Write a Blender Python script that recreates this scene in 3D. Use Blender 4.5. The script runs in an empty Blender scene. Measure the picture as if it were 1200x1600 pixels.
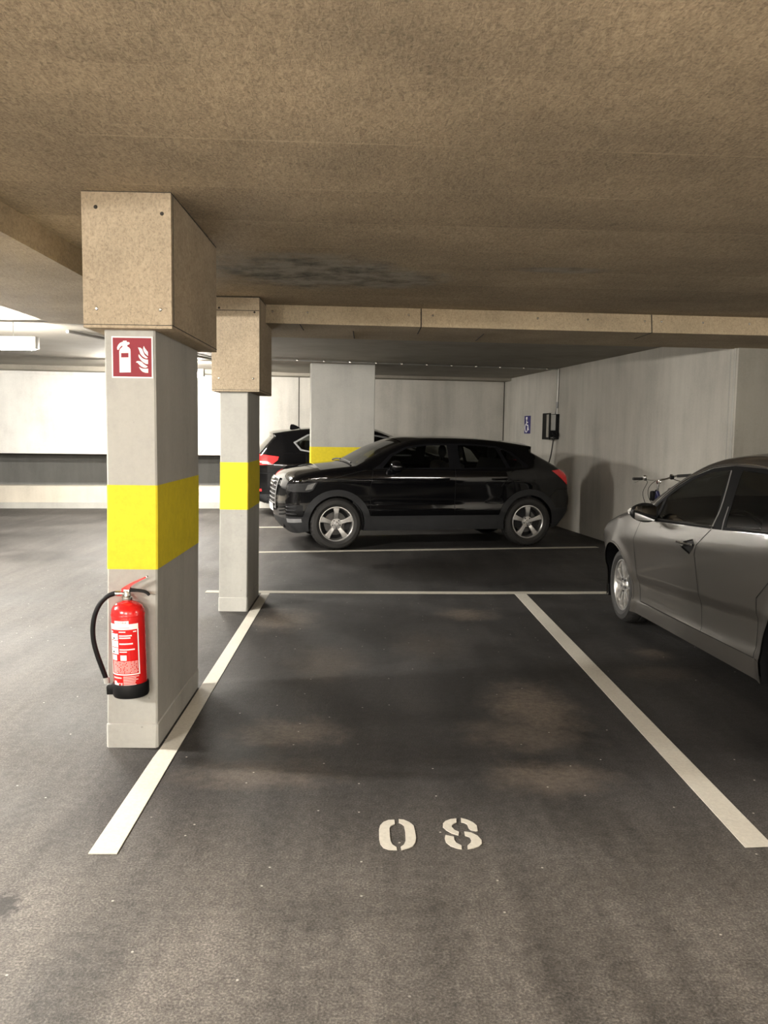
import bpy, bmesh, math, random
import numpy as np
from mathutils import Vector, Matrix, geometry
random.seed(7)
PI = math.pi
col = bpy.context.scene.collection
scene = bpy.context.scene

# ------------------------------------------------------------------ node helpers
class NT:
    def __init__(s, name):
        s.m = bpy.data.materials.new(name); s.m.use_nodes = True
        s.t = s.m.node_tree; s.t.nodes.clear()
        s.out = s.t.nodes.new('ShaderNodeOutputMaterial')
        s.co = None
    def n(s, typ, ins=None, **kw):
        nd = s.t.nodes.new('ShaderNode' + typ)
        for k, v in kw.items(): setattr(nd, k, v)
        for k, v in (ins or {}).items():
            sock = nd.inputs[k]
            if isinstance(v, bpy.types.NodeSocket): s.t.links.new(v, sock)
            else: sock.default_value = v
        return nd
    def obj(s):
        if s.co is None: s.co = s.n('TexCoord')
        return s.co.outputs['Object']
    def scaled(s, sx, sy, sz, loc=(0, 0, 0)):
        mp = s.n('Mapping', {'Vector': s.obj(), 'Location': loc, 'Scale': (sx, sy, sz)})
        return mp.outputs[0]
    def noise(s, scale=5, detail=4, rough=.55, vec=None, dist=0.):
        nd = s.n('TexNoise', {'Vector': vec if vec else s.obj(), 'Scale': scale, 'Detail': detail, 'Roughness': rough, 'Distortion': dist})
        return nd.outputs['Fac']
    def ramp(s, fac, stops):
        r = s.n('ValToRGB', {'Fac': fac}); e = r.color_ramp.elements
        while len(e) < len(stops): e.new(.5)
        for el, (p, c) in zip(e, stops):
            el.position = p
            el.color = (c, c, c, 1) if isinstance(c, (int, float)) else (*c, 1)
        return r.outputs['Color']
    def math(s, op, a, b=0., c=0., clamp=False):
        nd = s.n('Math', {0: a, 1: b, 2: c}, operation=op, use_clamp=clamp); return nd.outputs[0]
    def mixc(s, fac, a, b, mode='MIX'):
        nd = s.n('Mix', data_type='RGBA', blend_type=mode)
        for k, v in ((0, fac), (6, a), (7, b)):
            if isinstance(v, bpy.types.NodeSocket): s.t.links.new(v, nd.inputs[k])
            else: nd.inputs[k].default_value = v if k == 0 else (*v, 1) if not isinstance(v, (int, float)) else (v, v, v, 1)
        return nd.outputs[2]
    def bump(s, h, strength=.3, dist=.01):
        return s.n('Bump', {'Height': h, 'Strength': strength, 'Distance': dist}).outputs[0]
    def bsdf(s, color, rough=.5, metal=0., normal=None, **kw):
        ins = {'Roughness': rough, 'Metallic': metal}
        ins['Base Color'] = color if isinstance(color, bpy.types.NodeSocket) else (*color, 1)
        if normal: ins['Normal'] = normal
        ins.update(kw)
        b = s.n('BsdfPrincipled', ins)
        s.t.links.new(b.outputs[0], s.out.inputs[0]); return b

def simple(name, color, rough=.5, metal=0., vary=.12, scale=8., **kw):
    t = NT(name)
    f = t.noise(scale, 3)
    lo = tuple(c * (1 - vary) for c in color); hi = tuple(min(1, c * (1 + vary)) for c in color)
    c = t.ramp(f, [(.3, lo), (.7, hi)])
    t.bsdf(c, rough, metal, **kw)
    return t.m

def concrete(name, color, streak=.5, rough=.85):
    t = NT(name)
    a = t.noise(1.3, 5, .6)
    b = t.noise(3.0, 4, .6, t.scaled(1.5, 1.5, .18))
    c = t.noise(40, 4, .7)
    f = t.math('MULTIPLY_ADD', b, streak, t.math('MULTIPLY', a, 1 - streak))
    f = t.math('MULTIPLY_ADD', c, .18, t.math('MULTIPLY', f, .82))
    lo = tuple(x * .72 for x in color); hi = tuple(x * 1.22 for x in color)
    cc = t.ramp(f, [(.3, lo), (.5, color), (.72, hi)])
    v = t.n('TexVoronoi', {'Vector': t.obj(), 'Scale': 9.}).outputs['Distance']
    pit = t.ramp(v, [(.03, .55), (.06, 1.)])
    cc = t.mixc(.6, cc, pit, 'MULTIPLY')
    t.bsdf(cc, rough, normal=t.bump(t.math('MULTIPLY_ADD', c, .6, a), .25, .004))
    return t.m

def fibreboard(name, color, seams=False, stain=False):
    """pressed wood-wool insulation board"""
    t = NT(name)
    a = t.noise(85 if seams else 75, 5, .75)
    b = t.noise(1.1, 4, .6)
    fib = t.noise(60, 3, .6, t.scaled(1., .35, .6), 1.2)
    f = t.math('MULTIPLY_ADD', a, .55, t.math('MULTIPLY', fib, .45))
    k_ = .56 if seams else .72
    lo = tuple(x * k_ for x in color); hi = tuple(x * (1.9 - k_) for x in color)
    cc = t.ramp(f, [(.36, lo), (.5, color), (.62, hi)])
    blot = t.ramp(b, [(.3, .72), (.7, 1.12)])
    cc = t.mixc(1., cc, blot, 'MULTIPLY')
    fl = t.noise(90, 2, .5, t.scaled(1, 1, 1, (3, 1, 2)))
    cc = t.mixc(t.ramp(fl, [(.66, 0.), (.74, .45)]), cc, tuple(x * .3 for x in color))
    if seams:
        sp = t.n('SeparateXYZ', {0: t.obj()})
        yy = t.math('MULTIPLY_ADD', sp.outputs[0], -.035, sp.outputs[1])
        ph = t.math('FRACT', t.math('MULTIPLY', t.math('ADD', yy, -2.64 + 6.2), 1 / .62))
        d = t.math('ABSOLUTE', t.math('SUBTRACT', ph, .5))
        wob = t.noise(1.7, 3, .6, t.scaled(1, 1, 1, (9, 4, 0)))
        ln = t.ramp(d, [(.485, 0.), (.495, 1.)])
        ln = t.math('MULTIPLY', ln, t.ramp(wob, [(.42, 0.), (.66, .4)]))
        cc = t.mixc(ln, cc, tuple(min(1, x * 1.9) for x in color))
        # board to board shade
        row = t.math('FLOOR', t.math('MULTIPLY', t.math('ADD', yy, -2.64 + 6.2), 1 / .62))
        wn = t.n('TexWhiteNoise', {'W': row}, noise_dimensions='1D').outputs['Value']
        cc = t.mixc(1., cc, t.ramp(wn, [(0., .86), (1., 1.08)]), 'MULTIPLY')
    if stain:
        tot = None
        for (sx, sy, rx, ry, k) in stain:
            mp = t.n('Mapping', {'Vector': t.obj(), 'Location': (-sx / rx, -sy / ry, 0), 'Scale': (1 / rx, 1 / ry, 0)})
            ln = t.n('VectorMath', {0: mp.outputs[0]}, operation='LENGTH').outputs['Value']
            ln = t.math('ADD', ln, t.math('MULTIPLY', t.math('SUBTRACT', t.noise(3.5, 5, .7), .5), 1.0))
            m = t.math('MULTIPLY', t.ramp(ln, [(.55, 1.), (1.05, 0.)]), k)
            tot = m if tot is None else t.math('MAXIMUM', tot, m)
        grey = t.ramp(t.noise(5, 5, .7), [(.36, (.06, .06, .058)), (.6, (.30, .285, .25))])
        cc = t.mixc(tot, cc, grey)
    t.bsdf(cc, .95, normal=t.bump(t.math('MULTIPLY_ADD', a, .6, fib), .55, .006))
    return t.m

def asphalt(name):
    t = NT(name)
    sp = t.n('SeparateXYZ', {0: t.obj()})
    X, Y = sp.outputs[0], sp.outputs[1]
    fine = t.noise(120, 3, .75); mid = t.noise(22, 5, .7); big = t.noise(.9, 5, .62, None, .6)
    stre = t.noise(2.2, 4, .6, t.scaled(2.2, .3, 1))
    # worn, dusty driving lanes (in front of the bay and left of the pillars), dark bays
    wob = t.math('MULTIPLY', t.math('SUBTRACT', big, .5), .9)
    lane1 = t.n('MapRange', {0: t.math('ADD', Y, wob), 1: 4.1, 2: 2.5, 3: 0., 4: 1.}, interpolation_type='SMOOTHSTEP').outputs[0]
    lane2 = t.n('MapRange', {0: t.math('ADD', X, t.math('MULTIPLY', wob, .6)), 1: -.85, 2: -1.35, 3: 0., 4: 1.}, interpolation_type='SMOOTHSTEP').outputs[0]
    lane3 = t.n('MapRange', {0: t.math('SUBTRACT', Y, t.math('MULTIPLY', X, .2)), 1: 8.3, 2: 10.3, 3: 0., 4: .35}).outputs[0]
    lane = t.math('MAXIMUM', t.math('MAXIMUM', lane1, lane2), lane3)
    base = t.mixc(lane, (.025, .0233, .0227), t.mixc(lane1, (.056, .0515, .0475), (.102, .0925, .083)))
    f = t.math('ADD', t.math('MULTIPLY', mid, .45), t.math('MULTIPLY', big, .55))
    f = t.math('MULTIPLY_ADD', stre, .3, t.math('MULTIPLY', f, .7))
    base = t.mixc(1., base, t.ramp(f, [(.38, .45), (.5, 1.), (.62, 1.7)]), 'MULTIPLY')
    base = t.mixc(1., base, t.ramp(fine, [(.3, .4), (.5, .95), (.7, 2.)]), 'MULTIPLY')
    # dusty smudges where tyres stand
    tot = None
    dn = t.noise(6.5, 7, .72)
    for (px, py, rx, ry, k) in DUST:
        mp = t.n('Mapping', {'Vector': t.obj(), 'Location': (-px / rx, -py / ry, 0), 'Scale': (1 / rx, 1 / ry, 0)})
        ln = t.n('VectorMath', {0: mp.outputs[0]}, operation='LENGTH').outputs['Value']
        ln = t.math('ADD', ln, t.math('MULTIPLY', t.math('SUBTRACT', dn, .5), 1.8))
        m = t.math('MULTIPLY', t.n('MapRange', {0: ln, 1: 1.15, 2: .15, 3: 0., 4: 1.}, interpolation_type='SMOOTHSTEP').outputs[0], k)
        tot = m if tot is None else t.math('MAXIMUM', tot, m)
    base = t.mixc(tot, base, t.ramp(t.noise(30, 4, .7), [(.3, (.075, .06, .048)), (.7, (.19, .155, .125))]))
    # oil stain
    mp = t.n('Mapping', {'Vector': t.obj(), 'Location': (1.19 / .07, -2.64 / .1, 0), 'Scale': (1 / .07, 1 / .1, 0)})
    ln = t.math('ADD', t.n('VectorMath', {0: mp.outputs[0]}, operation='LENGTH').outputs['Value'], t.math('MULTIPLY', t.math('SUBTRACT', t.noise(18, 4), .5), 3.))
    base = t.mixc(t.ramp(ln, [(.5, .8), (1.2, 0.)]), base, (.02, .018, .017))
    # white specks of grit
    v = t.n('TexVoronoi', {'Vector': t.obj(), 'Scale': 6.}, voronoi_dimensions='2D')
    sel = t.n('SeparateColor', {0: v.outputs['Color']}).outputs[0]
    sp1 = t.math('MULTIPLY', t.ramp(v.outputs['Distance'], [(.018, 1.), (.032, 0.)]), t.ramp(sel, [(.82, 0.), (.83, 1.)]))
    base = t.mixc(t.math('MULTIPLY', sp1, .8), base, (.55, .52, .47))
    h = t.math('MULTIPLY_ADD', fine, .6, mid)
    t.bsdf(base, t.ramp(big, [(.3, .55), (.7, .8)]), normal=t.bump(h, .45, .006), **{'Specular IOR Level': .35})
    return t.m

def paint_worn(name, color, wear=.55, scale=60):
    t = NT(name)
    a = t.noise(scale, 4, .75); b = t.noise(3, 4, .6)
    f = t.math('MULTIPLY_ADD', a, .7, t.math('MULTIPLY', b, .3))
    cc = t.ramp(f, [(.27, (.07, .065, .06)), (.27 + .09 * wear, tuple(c * .8 for c in color)), (.62, color)])
    t.bsdf(cc, .75, normal=t.bump(a, .3, .004))
    return t.m

def glass(name, tint=.45, gloss=.12):
    t = NT(name)
    f = t.noise(3, 2)
    tr = t.n('BsdfTransparent', {'Color': t.ramp(f, [(.3, (tint * .96, tint, tint * .98)), (.7, (tint, tint * 1.02, tint))])})
    gl = t.n('BsdfGlossy', {'Color': (1, 1, 1, 1), 'Roughness': .03})
    fr = t.n('Fresnel', {'IOR': 1.5}).outputs[0]
    fr = t.math('ADD', t.math('MULTIPLY', fr, .9), gloss * .15)
    mx = t.n('MixShader', {0: fr, 1: tr.outputs[0], 2: gl.outputs[0]})
    t.t.links.new(mx.outputs[0], t.out.inputs[0])
    return t.m

def emitter(name, color, strength):
    t = NT(name)
    f = t.noise(4, 2)
    c = t.ramp(f, [(.3, color), (.7, tuple(min(1, x * 1.02) for x in color))])
    e = t.n('Emission', {'Color': c, 'Strength': strength})
    t.t.links.new(e.outputs[0], t.out.inputs[0]); return t.m

DUST = [(-.39, 4.25, .36, .26, 0.64), (-.5, 3.72, .42, .2, 0.48), (-.68, 6.9, .34, .5, 0.52), (.98, 4.7, .3, .55, 0.78), (.86, 3.7, .34, .22, 0.60),
        (.88, 7.15, .28, .3, 0.64), (2.1, 5.9, .16, .2, 0.52), (1.95, 5.4, .3, .22, 0.31), (-.25, 5.6, .3, .5, 0.27), (.45, 6.1, .3, .5, 0.20), (.85, 4.25, .4, .3, 0.48)]

M = {}
M['asphalt'] = asphalt('asphalt')
M['conc'] = concrete('grey_concrete', (.385, .378, .35), .35)
M['conc_wall'] = concrete('wall_concrete', (.46, .44, .395), .5)
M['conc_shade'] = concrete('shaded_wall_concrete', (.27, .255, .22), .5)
M['conc_white'] = concrete('painted_white_concrete', (.62, .61, .58), .3)
M['conc_bounce'] = concrete('bounce_floor_slab', (.62, .58, .52), .2)
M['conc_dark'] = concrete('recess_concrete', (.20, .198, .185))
M['conc_base'] = concrete('kerb_concrete', (.5, .46, .39))
M['conc_ceil'] = concrete('ceiling_concrete', (.25, .228, .19), .2)
M['board'] = fibreboard('wood_wool_board', (.40, .325, .232))
M['board_ceil'] = fibreboard('wood_wool_ceiling', (.345, .275, .188), True, [(-.42, 5.98, .80, .78, .9), (.12, 6.2, .5, .5, .8), (1.3, 5.7, .4, .14, .6)])
M['board_beam'] = fibreboard('wood_wool_beam', (.40, .32, .215))
M['joint'] = simple('dark_joint', (.03, .027, .022), .9)
M['yellow'] = paint_worn('yellow_paint', (.74, .60, .018), .1, 20)
M['line'] = paint_worn('white_road_paint', (.60, .57, .50), .6)
M['line_dim'] = paint_worn('worn_road_paint', (.50, .47, .40), 1.)
M['red'] = simple('extinguisher_red', (.62, .012, .012), .22, vary=.05, **{'Coat Weight': .5})
M['black_plastic'] = simple('black_plastic', (.005, .005, .0055), .5, **{'Specular IOR Level': .18})
M['black_rubber'] = simple('black_rubber', (.016, .015, .014), .7)
M['chrome'] = simple('bright_metal', (.75, .74, .72), .18, 1., vary=.04)
M['alloy'] = simple('silver_alloy', (.62, .61, .59), .34, .9, vary=.05)
M['alloy_dark'] = simple('dark_alloy', (.06, .06, .06), .5, .6)  # dark metal for the wheel bolts
M['steel'] = simple('brake_steel', (.12, .115, .11), .5, .8)
M['white_print'] = simple('white_print', (.85, .84, .81), .5, vary=.03)
M['pink_print'] = simple('pale_print', (.85, .42, .40), .5, vary=.05)
M['sign_red'] = simple('sign_red', (.21, .004, .016), .65, vary=.06)
M['sign_blue'] = simple('sign_blue', (.03, .025, .16), .5, vary=.08)
M['black_paint'] = simple('black_car_paint', (.0025, .0025, .003), .055, 0., vary=.05, **{'Specular IOR Level': .5})
M['frame_black'] = simple('matt_black_frame', (.006, .006, .007), .6, **{'Specular IOR Level': .06})
M['grey_paint'] = simple('warm_grey_car_paint', (.075, .068, .060), .45, .45, vary=.03, scale=300, **{'Coat Weight': .45, 'Coat Roughness': .07})
M['cladding'] = simple('grey_cladding_plastic', (.020, .0205, .022), .55, **{'Specular IOR Level': .3})
M['cladding_light'] = simple('light_trim_plastic', (.20, .20, .205), .4)
M['lamp_black'] = simple('lamp_housing', (.05, .05, .052), .15, .3)
M['lamp_clear'] = simple('lamp_reflector', (.7, .7, .7), .12, .85)
M['lens_red'] = simple('red_lens', (.40, .012, .014), .1, vary=.15, **{'Coat Weight': 1., 'Emission Color': (1, .03, .03, 1), 'Emission Strength': .05})
M['lens_bright'] = simple('bright_red_lens', (.75, .03, .03), .08, vary=.2, **{'Coat Weight': 1., 'Emission Color': (1, .02, .03, 1), 'Emission Strength': .3})
M['glass'] = glass('tinted_glass', .42, .0)
M['glass_dark'] = glass('privacy_glass', .25, .0)
M['clear_glass'] = glass('clear_glass', .66, .0)
M['mirror_face'] = simple('dim_mirror', (.16, .16, .155), .06, 1., vary=.03)
M['cabin'] = simple('dark_cabin_fabric', (.013, .013, .014), .85)
M['seat'] = simple('seat_fabric', (.03, .03, .032), .8)
M['grey_plastic'] = simple('grey_plastic', (.38, .38, .36), .5)
M['galv'] = simple('galvanised_steel', (.45, .44, .42), .45, .7)
M['bike_frame'] = simple('dark_blue_bike_paint', (.015, .015, .06), .3)
M['cream'] = simple('luminaire_white', (.8, .8, .78), .5, vary=.03)
M['tube_bright'] = emitter('bright_fluorescent_diffuser', (1., .94, .86), 430.)
M['tube_strong'] = emitter('strong_fluorescent_diffuser', (1., .94, .86), 800.)
M['tube_dim'] = emitter('dim_fluorescent_diffuser', (1., .93, .84), 150.)
M['tube'] = emitter('fluorescent_diffuser', (1., .93, .84), 330.)

# ------------------------------------------------------------------ mesh helpers
class MB:
    def __init__(s): s.v = []; s.f = []; s.sm = []
    def add(s, verts, faces, smooth=False):
        o = len(s.v); s.v += [tuple(v) for v in verts]
        for f in faces: s.f.append([o + i for i in f]); s.sm.append(smooth)
        return s
    def box(s, x0, x1, y0, y1, z0, z1, bev=0.):
        if bev <= 0:
            vs = [(x, y, z) for x in (x0, x1) for y in (y0, y1) for z in (z0, z1)]
            return s.add(vs, [(0, 1, 3, 2), (4, 6, 7, 5), (0, 4, 5, 1), (2, 3, 7, 6), (0, 2, 6, 4), (1, 5, 7, 3)])
        bm = bmesh.new(); bmesh.ops.create_cube(bm, size=1)
        for v in bm.verts: v.co = ((x0 + x1) / 2 + v.co.x * (x1 - x0), (y0 + y1) / 2 + v.co.y * (y1 - y0), (z0 + z1) / 2 + v.co.z * (z1 - z0))
        bmesh.ops.bevel(bm, geom=list(bm.edges), offset=bev, segments=2, profile=.5, affect='EDGES')
        return s.bm(bm, True)
    def bm(s, bm, smooth=True):
        bm.verts.index_update(); s.add([v.co[:] for v in bm.verts], [[v.index for v in f.verts] for f in bm.faces], smooth); bm.free(); return s
    def hexa(s, b, t):
        """prism between two quads of points"""
        return s.loft([list(b), list(t)], True, True, True, False)
    def loft(s, rings, closed=True, cap0=False, cap1=False, smooth=True):
        n = len(rings[0]); vs = [p for r in rings for p in r]; fs = []
        for i in range(len(rings) - 1):
            for j in range(n if closed else n - 1):
                k = (j + 1) % n; fs.append((i * n + j, i * n + k, (i + 1) * n + k, (i + 1) * n + j))
        if cap0: fs.append(tuple(range(n))[::-1])
        if cap1: fs.append(tuple((len(rings) - 1) * n + j for j in range(n)))
        return s.add(vs, fs, smooth)
    def tube(s, pts, r, n=10, cap=True):
        P = [Vector(p) for p in pts]; rings = []; up = None
        for i, p in enumerate(P):
            d = (P[min(i + 1, len(P) - 1)] - P[max(i - 1, 0)]).normalized()
            if up is None:
                up = Vector((0, 0, 1)) if abs(d.z) < .9 else Vector((1, 0, 0))
            a = d.cross(up).normalized(); b = a.cross(d).normalized(); up = b
            rr = r[i] if isinstance(r, (list, tuple)) else r
            rings.append([p + rr * (math.cos(2 * PI * k / n) * a + math.sin(2 * PI * k / n) * b) for k in range(n)])
        return s.loft(rings, True, cap, cap)
    def lathe(s, prof, n=32, axis='z', c=(0, 0, 0), closed_prof=False, mod=None):
        rings = []
        for i, (r, h) in enumerate(prof):
            ring = []
            for k in range(n):
                a = 2 * PI * k / n; rr = r + (mod(i, k) if mod else 0)
                x, y = rr * math.cos(a), rr * math.sin(a)
                p = (x, y, h) if axis == 'z' else (x, h, y) if axis == 'y' else (h, x, y)
                ring.append((p[0] + c[0], p[1] + c[1], p[2] + c[2]))
            rings.append(ring)
        if closed_prof: rings.append(rings[0])
        return s.loft(rings, True, False, False)
    def prism(s, poly, a, b, axis='y', smooth=False):
        """extrude a 2D polygon; axis y: (x,z) between y=a and b; axis z: (x,y); axis x: (y,z)"""
        def P(u, v, h): return (u, h, v) if axis == 'y' else (u, v, h) if axis == 'z' else (h, u, v)
        n = len(poly)
        tris = geometry.tessellate_polygon([[Vector((u, v, 0)) for u, v in poly]])
        vs = [P(u, v, a) for u, v in poly] + [P(u, v, b) for u, v in poly]
        fs = [tuple(t) for t in tris] + [tuple(n + i for i in t[::-1]) for t in tris] + [(i, (i + 1) % n, n + (i + 1) % n, n + i) for i in range(n)]
        return s.add(vs, fs, smooth)
    def map(s, fn):
        s.v = [tuple(fn(*v)) for v in s.v]; return s
    def build(s, name, mat, parent=None, sharp=35, loc=None, nrm=None):
        me = bpy.data.meshes.new(name); me.from_pydata(s.v, [], s.f)
        if nrm is None:
            bm = bmesh.new(); bm.from_mesh(me); bmesh.ops.recalc_face_normals(bm, faces=bm.faces); bm.to_mesh(me); bm.free()
        for p, k in zip(me.polygons, s.sm): p.use_smooth = k
        if nrm is None: me.set_sharp_from_angle(angle=math.radians(sharp))
        else: me.normals_split_custom_set_from_vertices(nrm)
        me.materials.append(mat)
        o = bpy.data.objects.new(name, me); col.objects.link(o)
        if parent: o.parent = parent
        if loc: o.location = loc
        return o

def tag(o, label=None, cat=None, group=None, kind=None):
    if label: o['label'] = label
    if cat: o['category'] = cat
    if group: o['group'] = group
    if kind: o['kind'] = kind
    return o
def thing(name, loc, label, cat, rz=0., group=None, kind=None):
    o = bpy.data.objects.new(name, None); col.objects.link(o); o.location = loc; o.rotation_euler = (0, 0, rz)
    o.empty_display_size = .1
    return tag(o, label, cat, group, kind)
def empty(name, parent, loc=(0, 0, 0), rz=0.):
    o = bpy.data.objects.new(name, None); col.objects.link(o); o.parent = parent; o.location = loc; o.rotation_euler = (0, 0, rz); o.empty_display_size = .05
    return o
def struct(o): o['kind'] = 'structure'; return o
def text_mesh(txt, size):
    cu = bpy.data.curves.new('t', 'FONT'); cu.body = txt; cu.size = size; cu.align_x = 'CENTER'; cu.resolution_u = 3
    ob = bpy.data.objects.new('t', cu); col.objects.link(ob)
    dg = bpy.context.evaluated_depsgraph_get(); me = bpy.data.meshes.new_from_object(ob.evaluated_get(dg))
    v = [tuple(p.co[:2]) for p in me.vertices]; f = [list(p.vertices) for p in me.polygons]
    bpy.data.objects.remove(ob); bpy.data.curves.remove(cu); bpy.data.meshes.remove(me)
    return v, f
def catmull(pts, step=.02, sharp=()):
    out = []; n = len(pts)
    P = [np.array(p, float) for p in pts]
    for i in range(n - 1):
        p0 = P[i - 1] if i > 0 and i not in sharp else P[i] * 2 - P[i + 1]
        p3 = P[i + 2] if i + 2 < n and i + 1 not in sharp else P[i + 1] * 2 - P[i]
        p1, p2 = P[i], P[i + 1]
        # centripetal parametrisation
        t1 = max(1e-6, np.linalg.norm(p1 - p0)) ** .5; t2 = t1 + max(1e-6, np.linalg.norm(p2 - p1)) ** .5; t3 = t2 + max(1e-6, np.linalg.norm(p3 - p2)) ** .5
        k = max(2, int(np.linalg.norm(p2 - p1) / step))
        for j in range(k):
            t = t1 + (t2 - t1) * j / k
            a1 = (t1 - t) / t1 * p0 + t / t1 * p1; a2 = (t2 - t) / (t2 - t1) * p1 + (t - t1) / (t2 - t1) * p2; a3 = (t3 - t) / (t3 - t2) * p2 + (t - t2) / (t3 - t2) * p3
            b1 = (t2 - t) / t2 * a1 + t / t2 * a2; b2 = (t3 - t) / (t3 - t1) * a2 + (t - t1) / (t3 - t1) * a3
            out.append((t2 - t) / (t2 - t1) * b1 + (t - t1) / (t2 - t1) * b2)
    out.append(P[-1])
    return [tuple(p) for p in out]

# ------------------------------------------------------------------ camera
F, PITCH, YAW, ROLL, H = 1302.4583, .09532691, .02120647, .01400575, 1.57666
cy, sy, cp, sp_ = math.cos(YAW), math.sin(YAW), math.cos(PITCH), math.sin(PITCH)
cr, sr = math.cos(ROLL), math.sin(ROLL)
Rz = Matrix(((cy, -sy, 0), (sy, cy, 0), (0, 0, 1)))
fwd, up, right = Vector((0, cp, -sp_)), Vector((0, sp_, cp)), Vector((1, 0, 0))
r2, u2 = cr * right + sr * up, -sr * right + cr * up
Wd = [Rz.transposed() @ v for v in (r2, u2, -fwd)]
cam = bpy.data.cameras.new('camera'); cam.sensor_fit = 'VERTICAL'; cam.sensor_height = 36.; cam.lens = F / 1600 * 36; cam.clip_start = .05
co = bpy.data.objects.new('camera', cam); col.objects.link(co)
co.matrix_world = Matrix(((Wd[0].x, Wd[1].x, Wd[2].x, 0), (Wd[0].y, Wd[1].y, Wd[2].y, 0), (Wd[0].z, Wd[1].z, Wd[2].z, H), (0, 0, 0, 1)))
scene.camera = co

# ------------------------------------------------------------------ the room
WC = Vector((3.97, 8.98)); WD = Vector((2.88, 17.65))      # right wall: near corner, far corner
dr = (WD - WC).normalized(); nr = Vector((-dr.y, dr.x))      # along the wall / into the room (towards -x)
WE = WD + Vector((-math.cos(math.radians(7.2)), -math.sin(math.radians(7.2)))) * 13.2   # far wall, left end
df = (WE - WD).normalized(); nf = Vector((-df.y, df.x))      # into the room (towards -y)
if nf.y > 0: nf = -nf
if nr.x > 0: nr = -nr
def wallpt(s, off, z):                                        # point on the right wall, s metres past its near corner
    p = WC + dr * s + nr * off; return (p.x, p.y, z)
def farpt(s, off, z):
    p = WD + df * s + nf * off; return (p.x, p.y, z)
def slab(mb, P, Q, nrm, th, z0, z1):
    a, b = Vector(P), Vector(Q); c, d = b - nrm * th, a - nrm * th
    return mb.hexa([(p.x, p.y, z0) for p in (a, b, c, d)], [(p.x, p.y, z1) for p in (a, b, c, d)])

fl = MB()
xs = [-11.5, -3, 0, 3, 8.5]; ys = [.9, 2.5, 4, 8, 12, 20]
fl.add([(x, y, 0) for y in ys for x in xs], [(j * 5 + i, j * 5 + i + 1, j * 5 + i + 6, j * 5 + i + 5) for j in range(5) for i in range(4)])
struct(fl.build('floor', M['asphalt']))
struct(MB().add([(-11.5, -7, 0), (8.5, -7, 0), (8.5, .9, 0), (-11.5, .9, 0)], [(0, 1, 2, 3)]).build('floor', M['conc_bounce']))  # unseen floor behind the camera, pale tone added to bounce light onto the ceiling
def cz(y): return float(np.interp(y, [4., 7.4, 8.2], [2.657, 2.695, 2.70]))
c = MB()
xs = [-1.78, 8.5]; ys = [-7, 4, 7.4, 8.3]
c.add([(x, y, cz(y)) for y in ys for x in xs], [(2 * j, 2 * j + 1, 2 * j + 3, 2 * j + 2) for j in range(3)])
struct(c.build('ceiling', M['board_ceil']))
c = MB().add([(-11.5, -7, 2.75), (-2.86, -7, 2.75), (-2.86, 7.73, 2.75), (-1.2, 7.73, 2.75), (-1.2, 8.3, 2.71), (8.5, 8.3, 2.71), (8.5, 20, 2.71), (-1.7, 20, 2.72), (-2.4, 20, 2.75), (-11.5, 20, 2.75)],
             [(0, 1, 2, 9), (2, 3, 4, 8), (4, 5, 6, 7), (4, 7, 8), (2, 8, 9)])
struct(c.build('ceiling', M['conc_ceil']))
struct(MB().box(-12, 9, -7.5, 20.5, 2.78, 2.9).build('ceiling', M['conc_dark']))

# dropped beams lined with board
b = MB().box(-2.86, -1.78, -7, 7.73, 2.515, 2.76)
struct(b.build('beam_left', M['board_beam']))
b = MB().hexa([(-.93, 7.56, 2.53), (7.5, 8.12, 2.53), (7.5, 9.38, 2.53), (-1.0, 8.68, 2.53)], [(-.93, 7.60, 2.74), (7.5, 8.16, 2.74), (7.5, 9.38, 2.74), (-1.0, 8.68, 2.74)])
beam = struct(b.build('beam_rear', M['board_beam']))
def bfy(x): return 7.56 + (x + .93) * .56 / 8.43
def bky(x): return 8.68 + (x + 1.0) * .7 / 8.5
jn = MB()
for x, full in ((.47, 1), (2.62, 1), (4.6, 1)):
    jn.hexa([(x, bfy(x) - .003, 2.528), (x + .009, bfy(x) - .003, 2.528), (x + .009, bfy(x) + .03, 2.528), (x, bfy(x) + .03, 2.528)],
            [(x, bfy(x) + .035, 2.735), (x + .009, bfy(x) + .035, 2.735), (x + .009, bfy(x) + .06, 2.735), (x, bfy(x) + .06, 2.735)])
for x, y0, y1 in ((-.62, 7.6, 8.05), (-.15, 8.05, 8.68), (.47, 7.66, 8.2), (1.1, 8.1, 8.7), (2.62, 7.8, 8.3)):
    jn.box(x, x + .009, y0, y1, 2.5275, 2.535)
struct(jn.build('trim_1', M['joint'], beam))
sc = MB()
for px_x in (-.86, -.55, .36, .58, 1.55, 2.02, 2.56, 2.72, 3.12, 3.57):
    y = bfy(px_x) + .02
    sc.lathe([(0, -.005), (.006, -.005), (.011, 0), (.011, .012)], 12, 'y', (px_x, y, 2.635))
struct(sc.build('trim_2', M['chrome'], beam))

# walls
w = slab(MB(), WC, WD, nr, .3, 0, 2.74); wr = struct(w.build('wall_right', M['conc_wall']))
pn = Vector((7.0, 9.35)); pd = (pn - WC).normalized(); pnn = Vector((pd.y, -pd.x))
w = slab(MB(), WC, pn, pnn, .3, 0, 2.74); struct(w.build('wall_front', M['conc_shade']))
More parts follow.
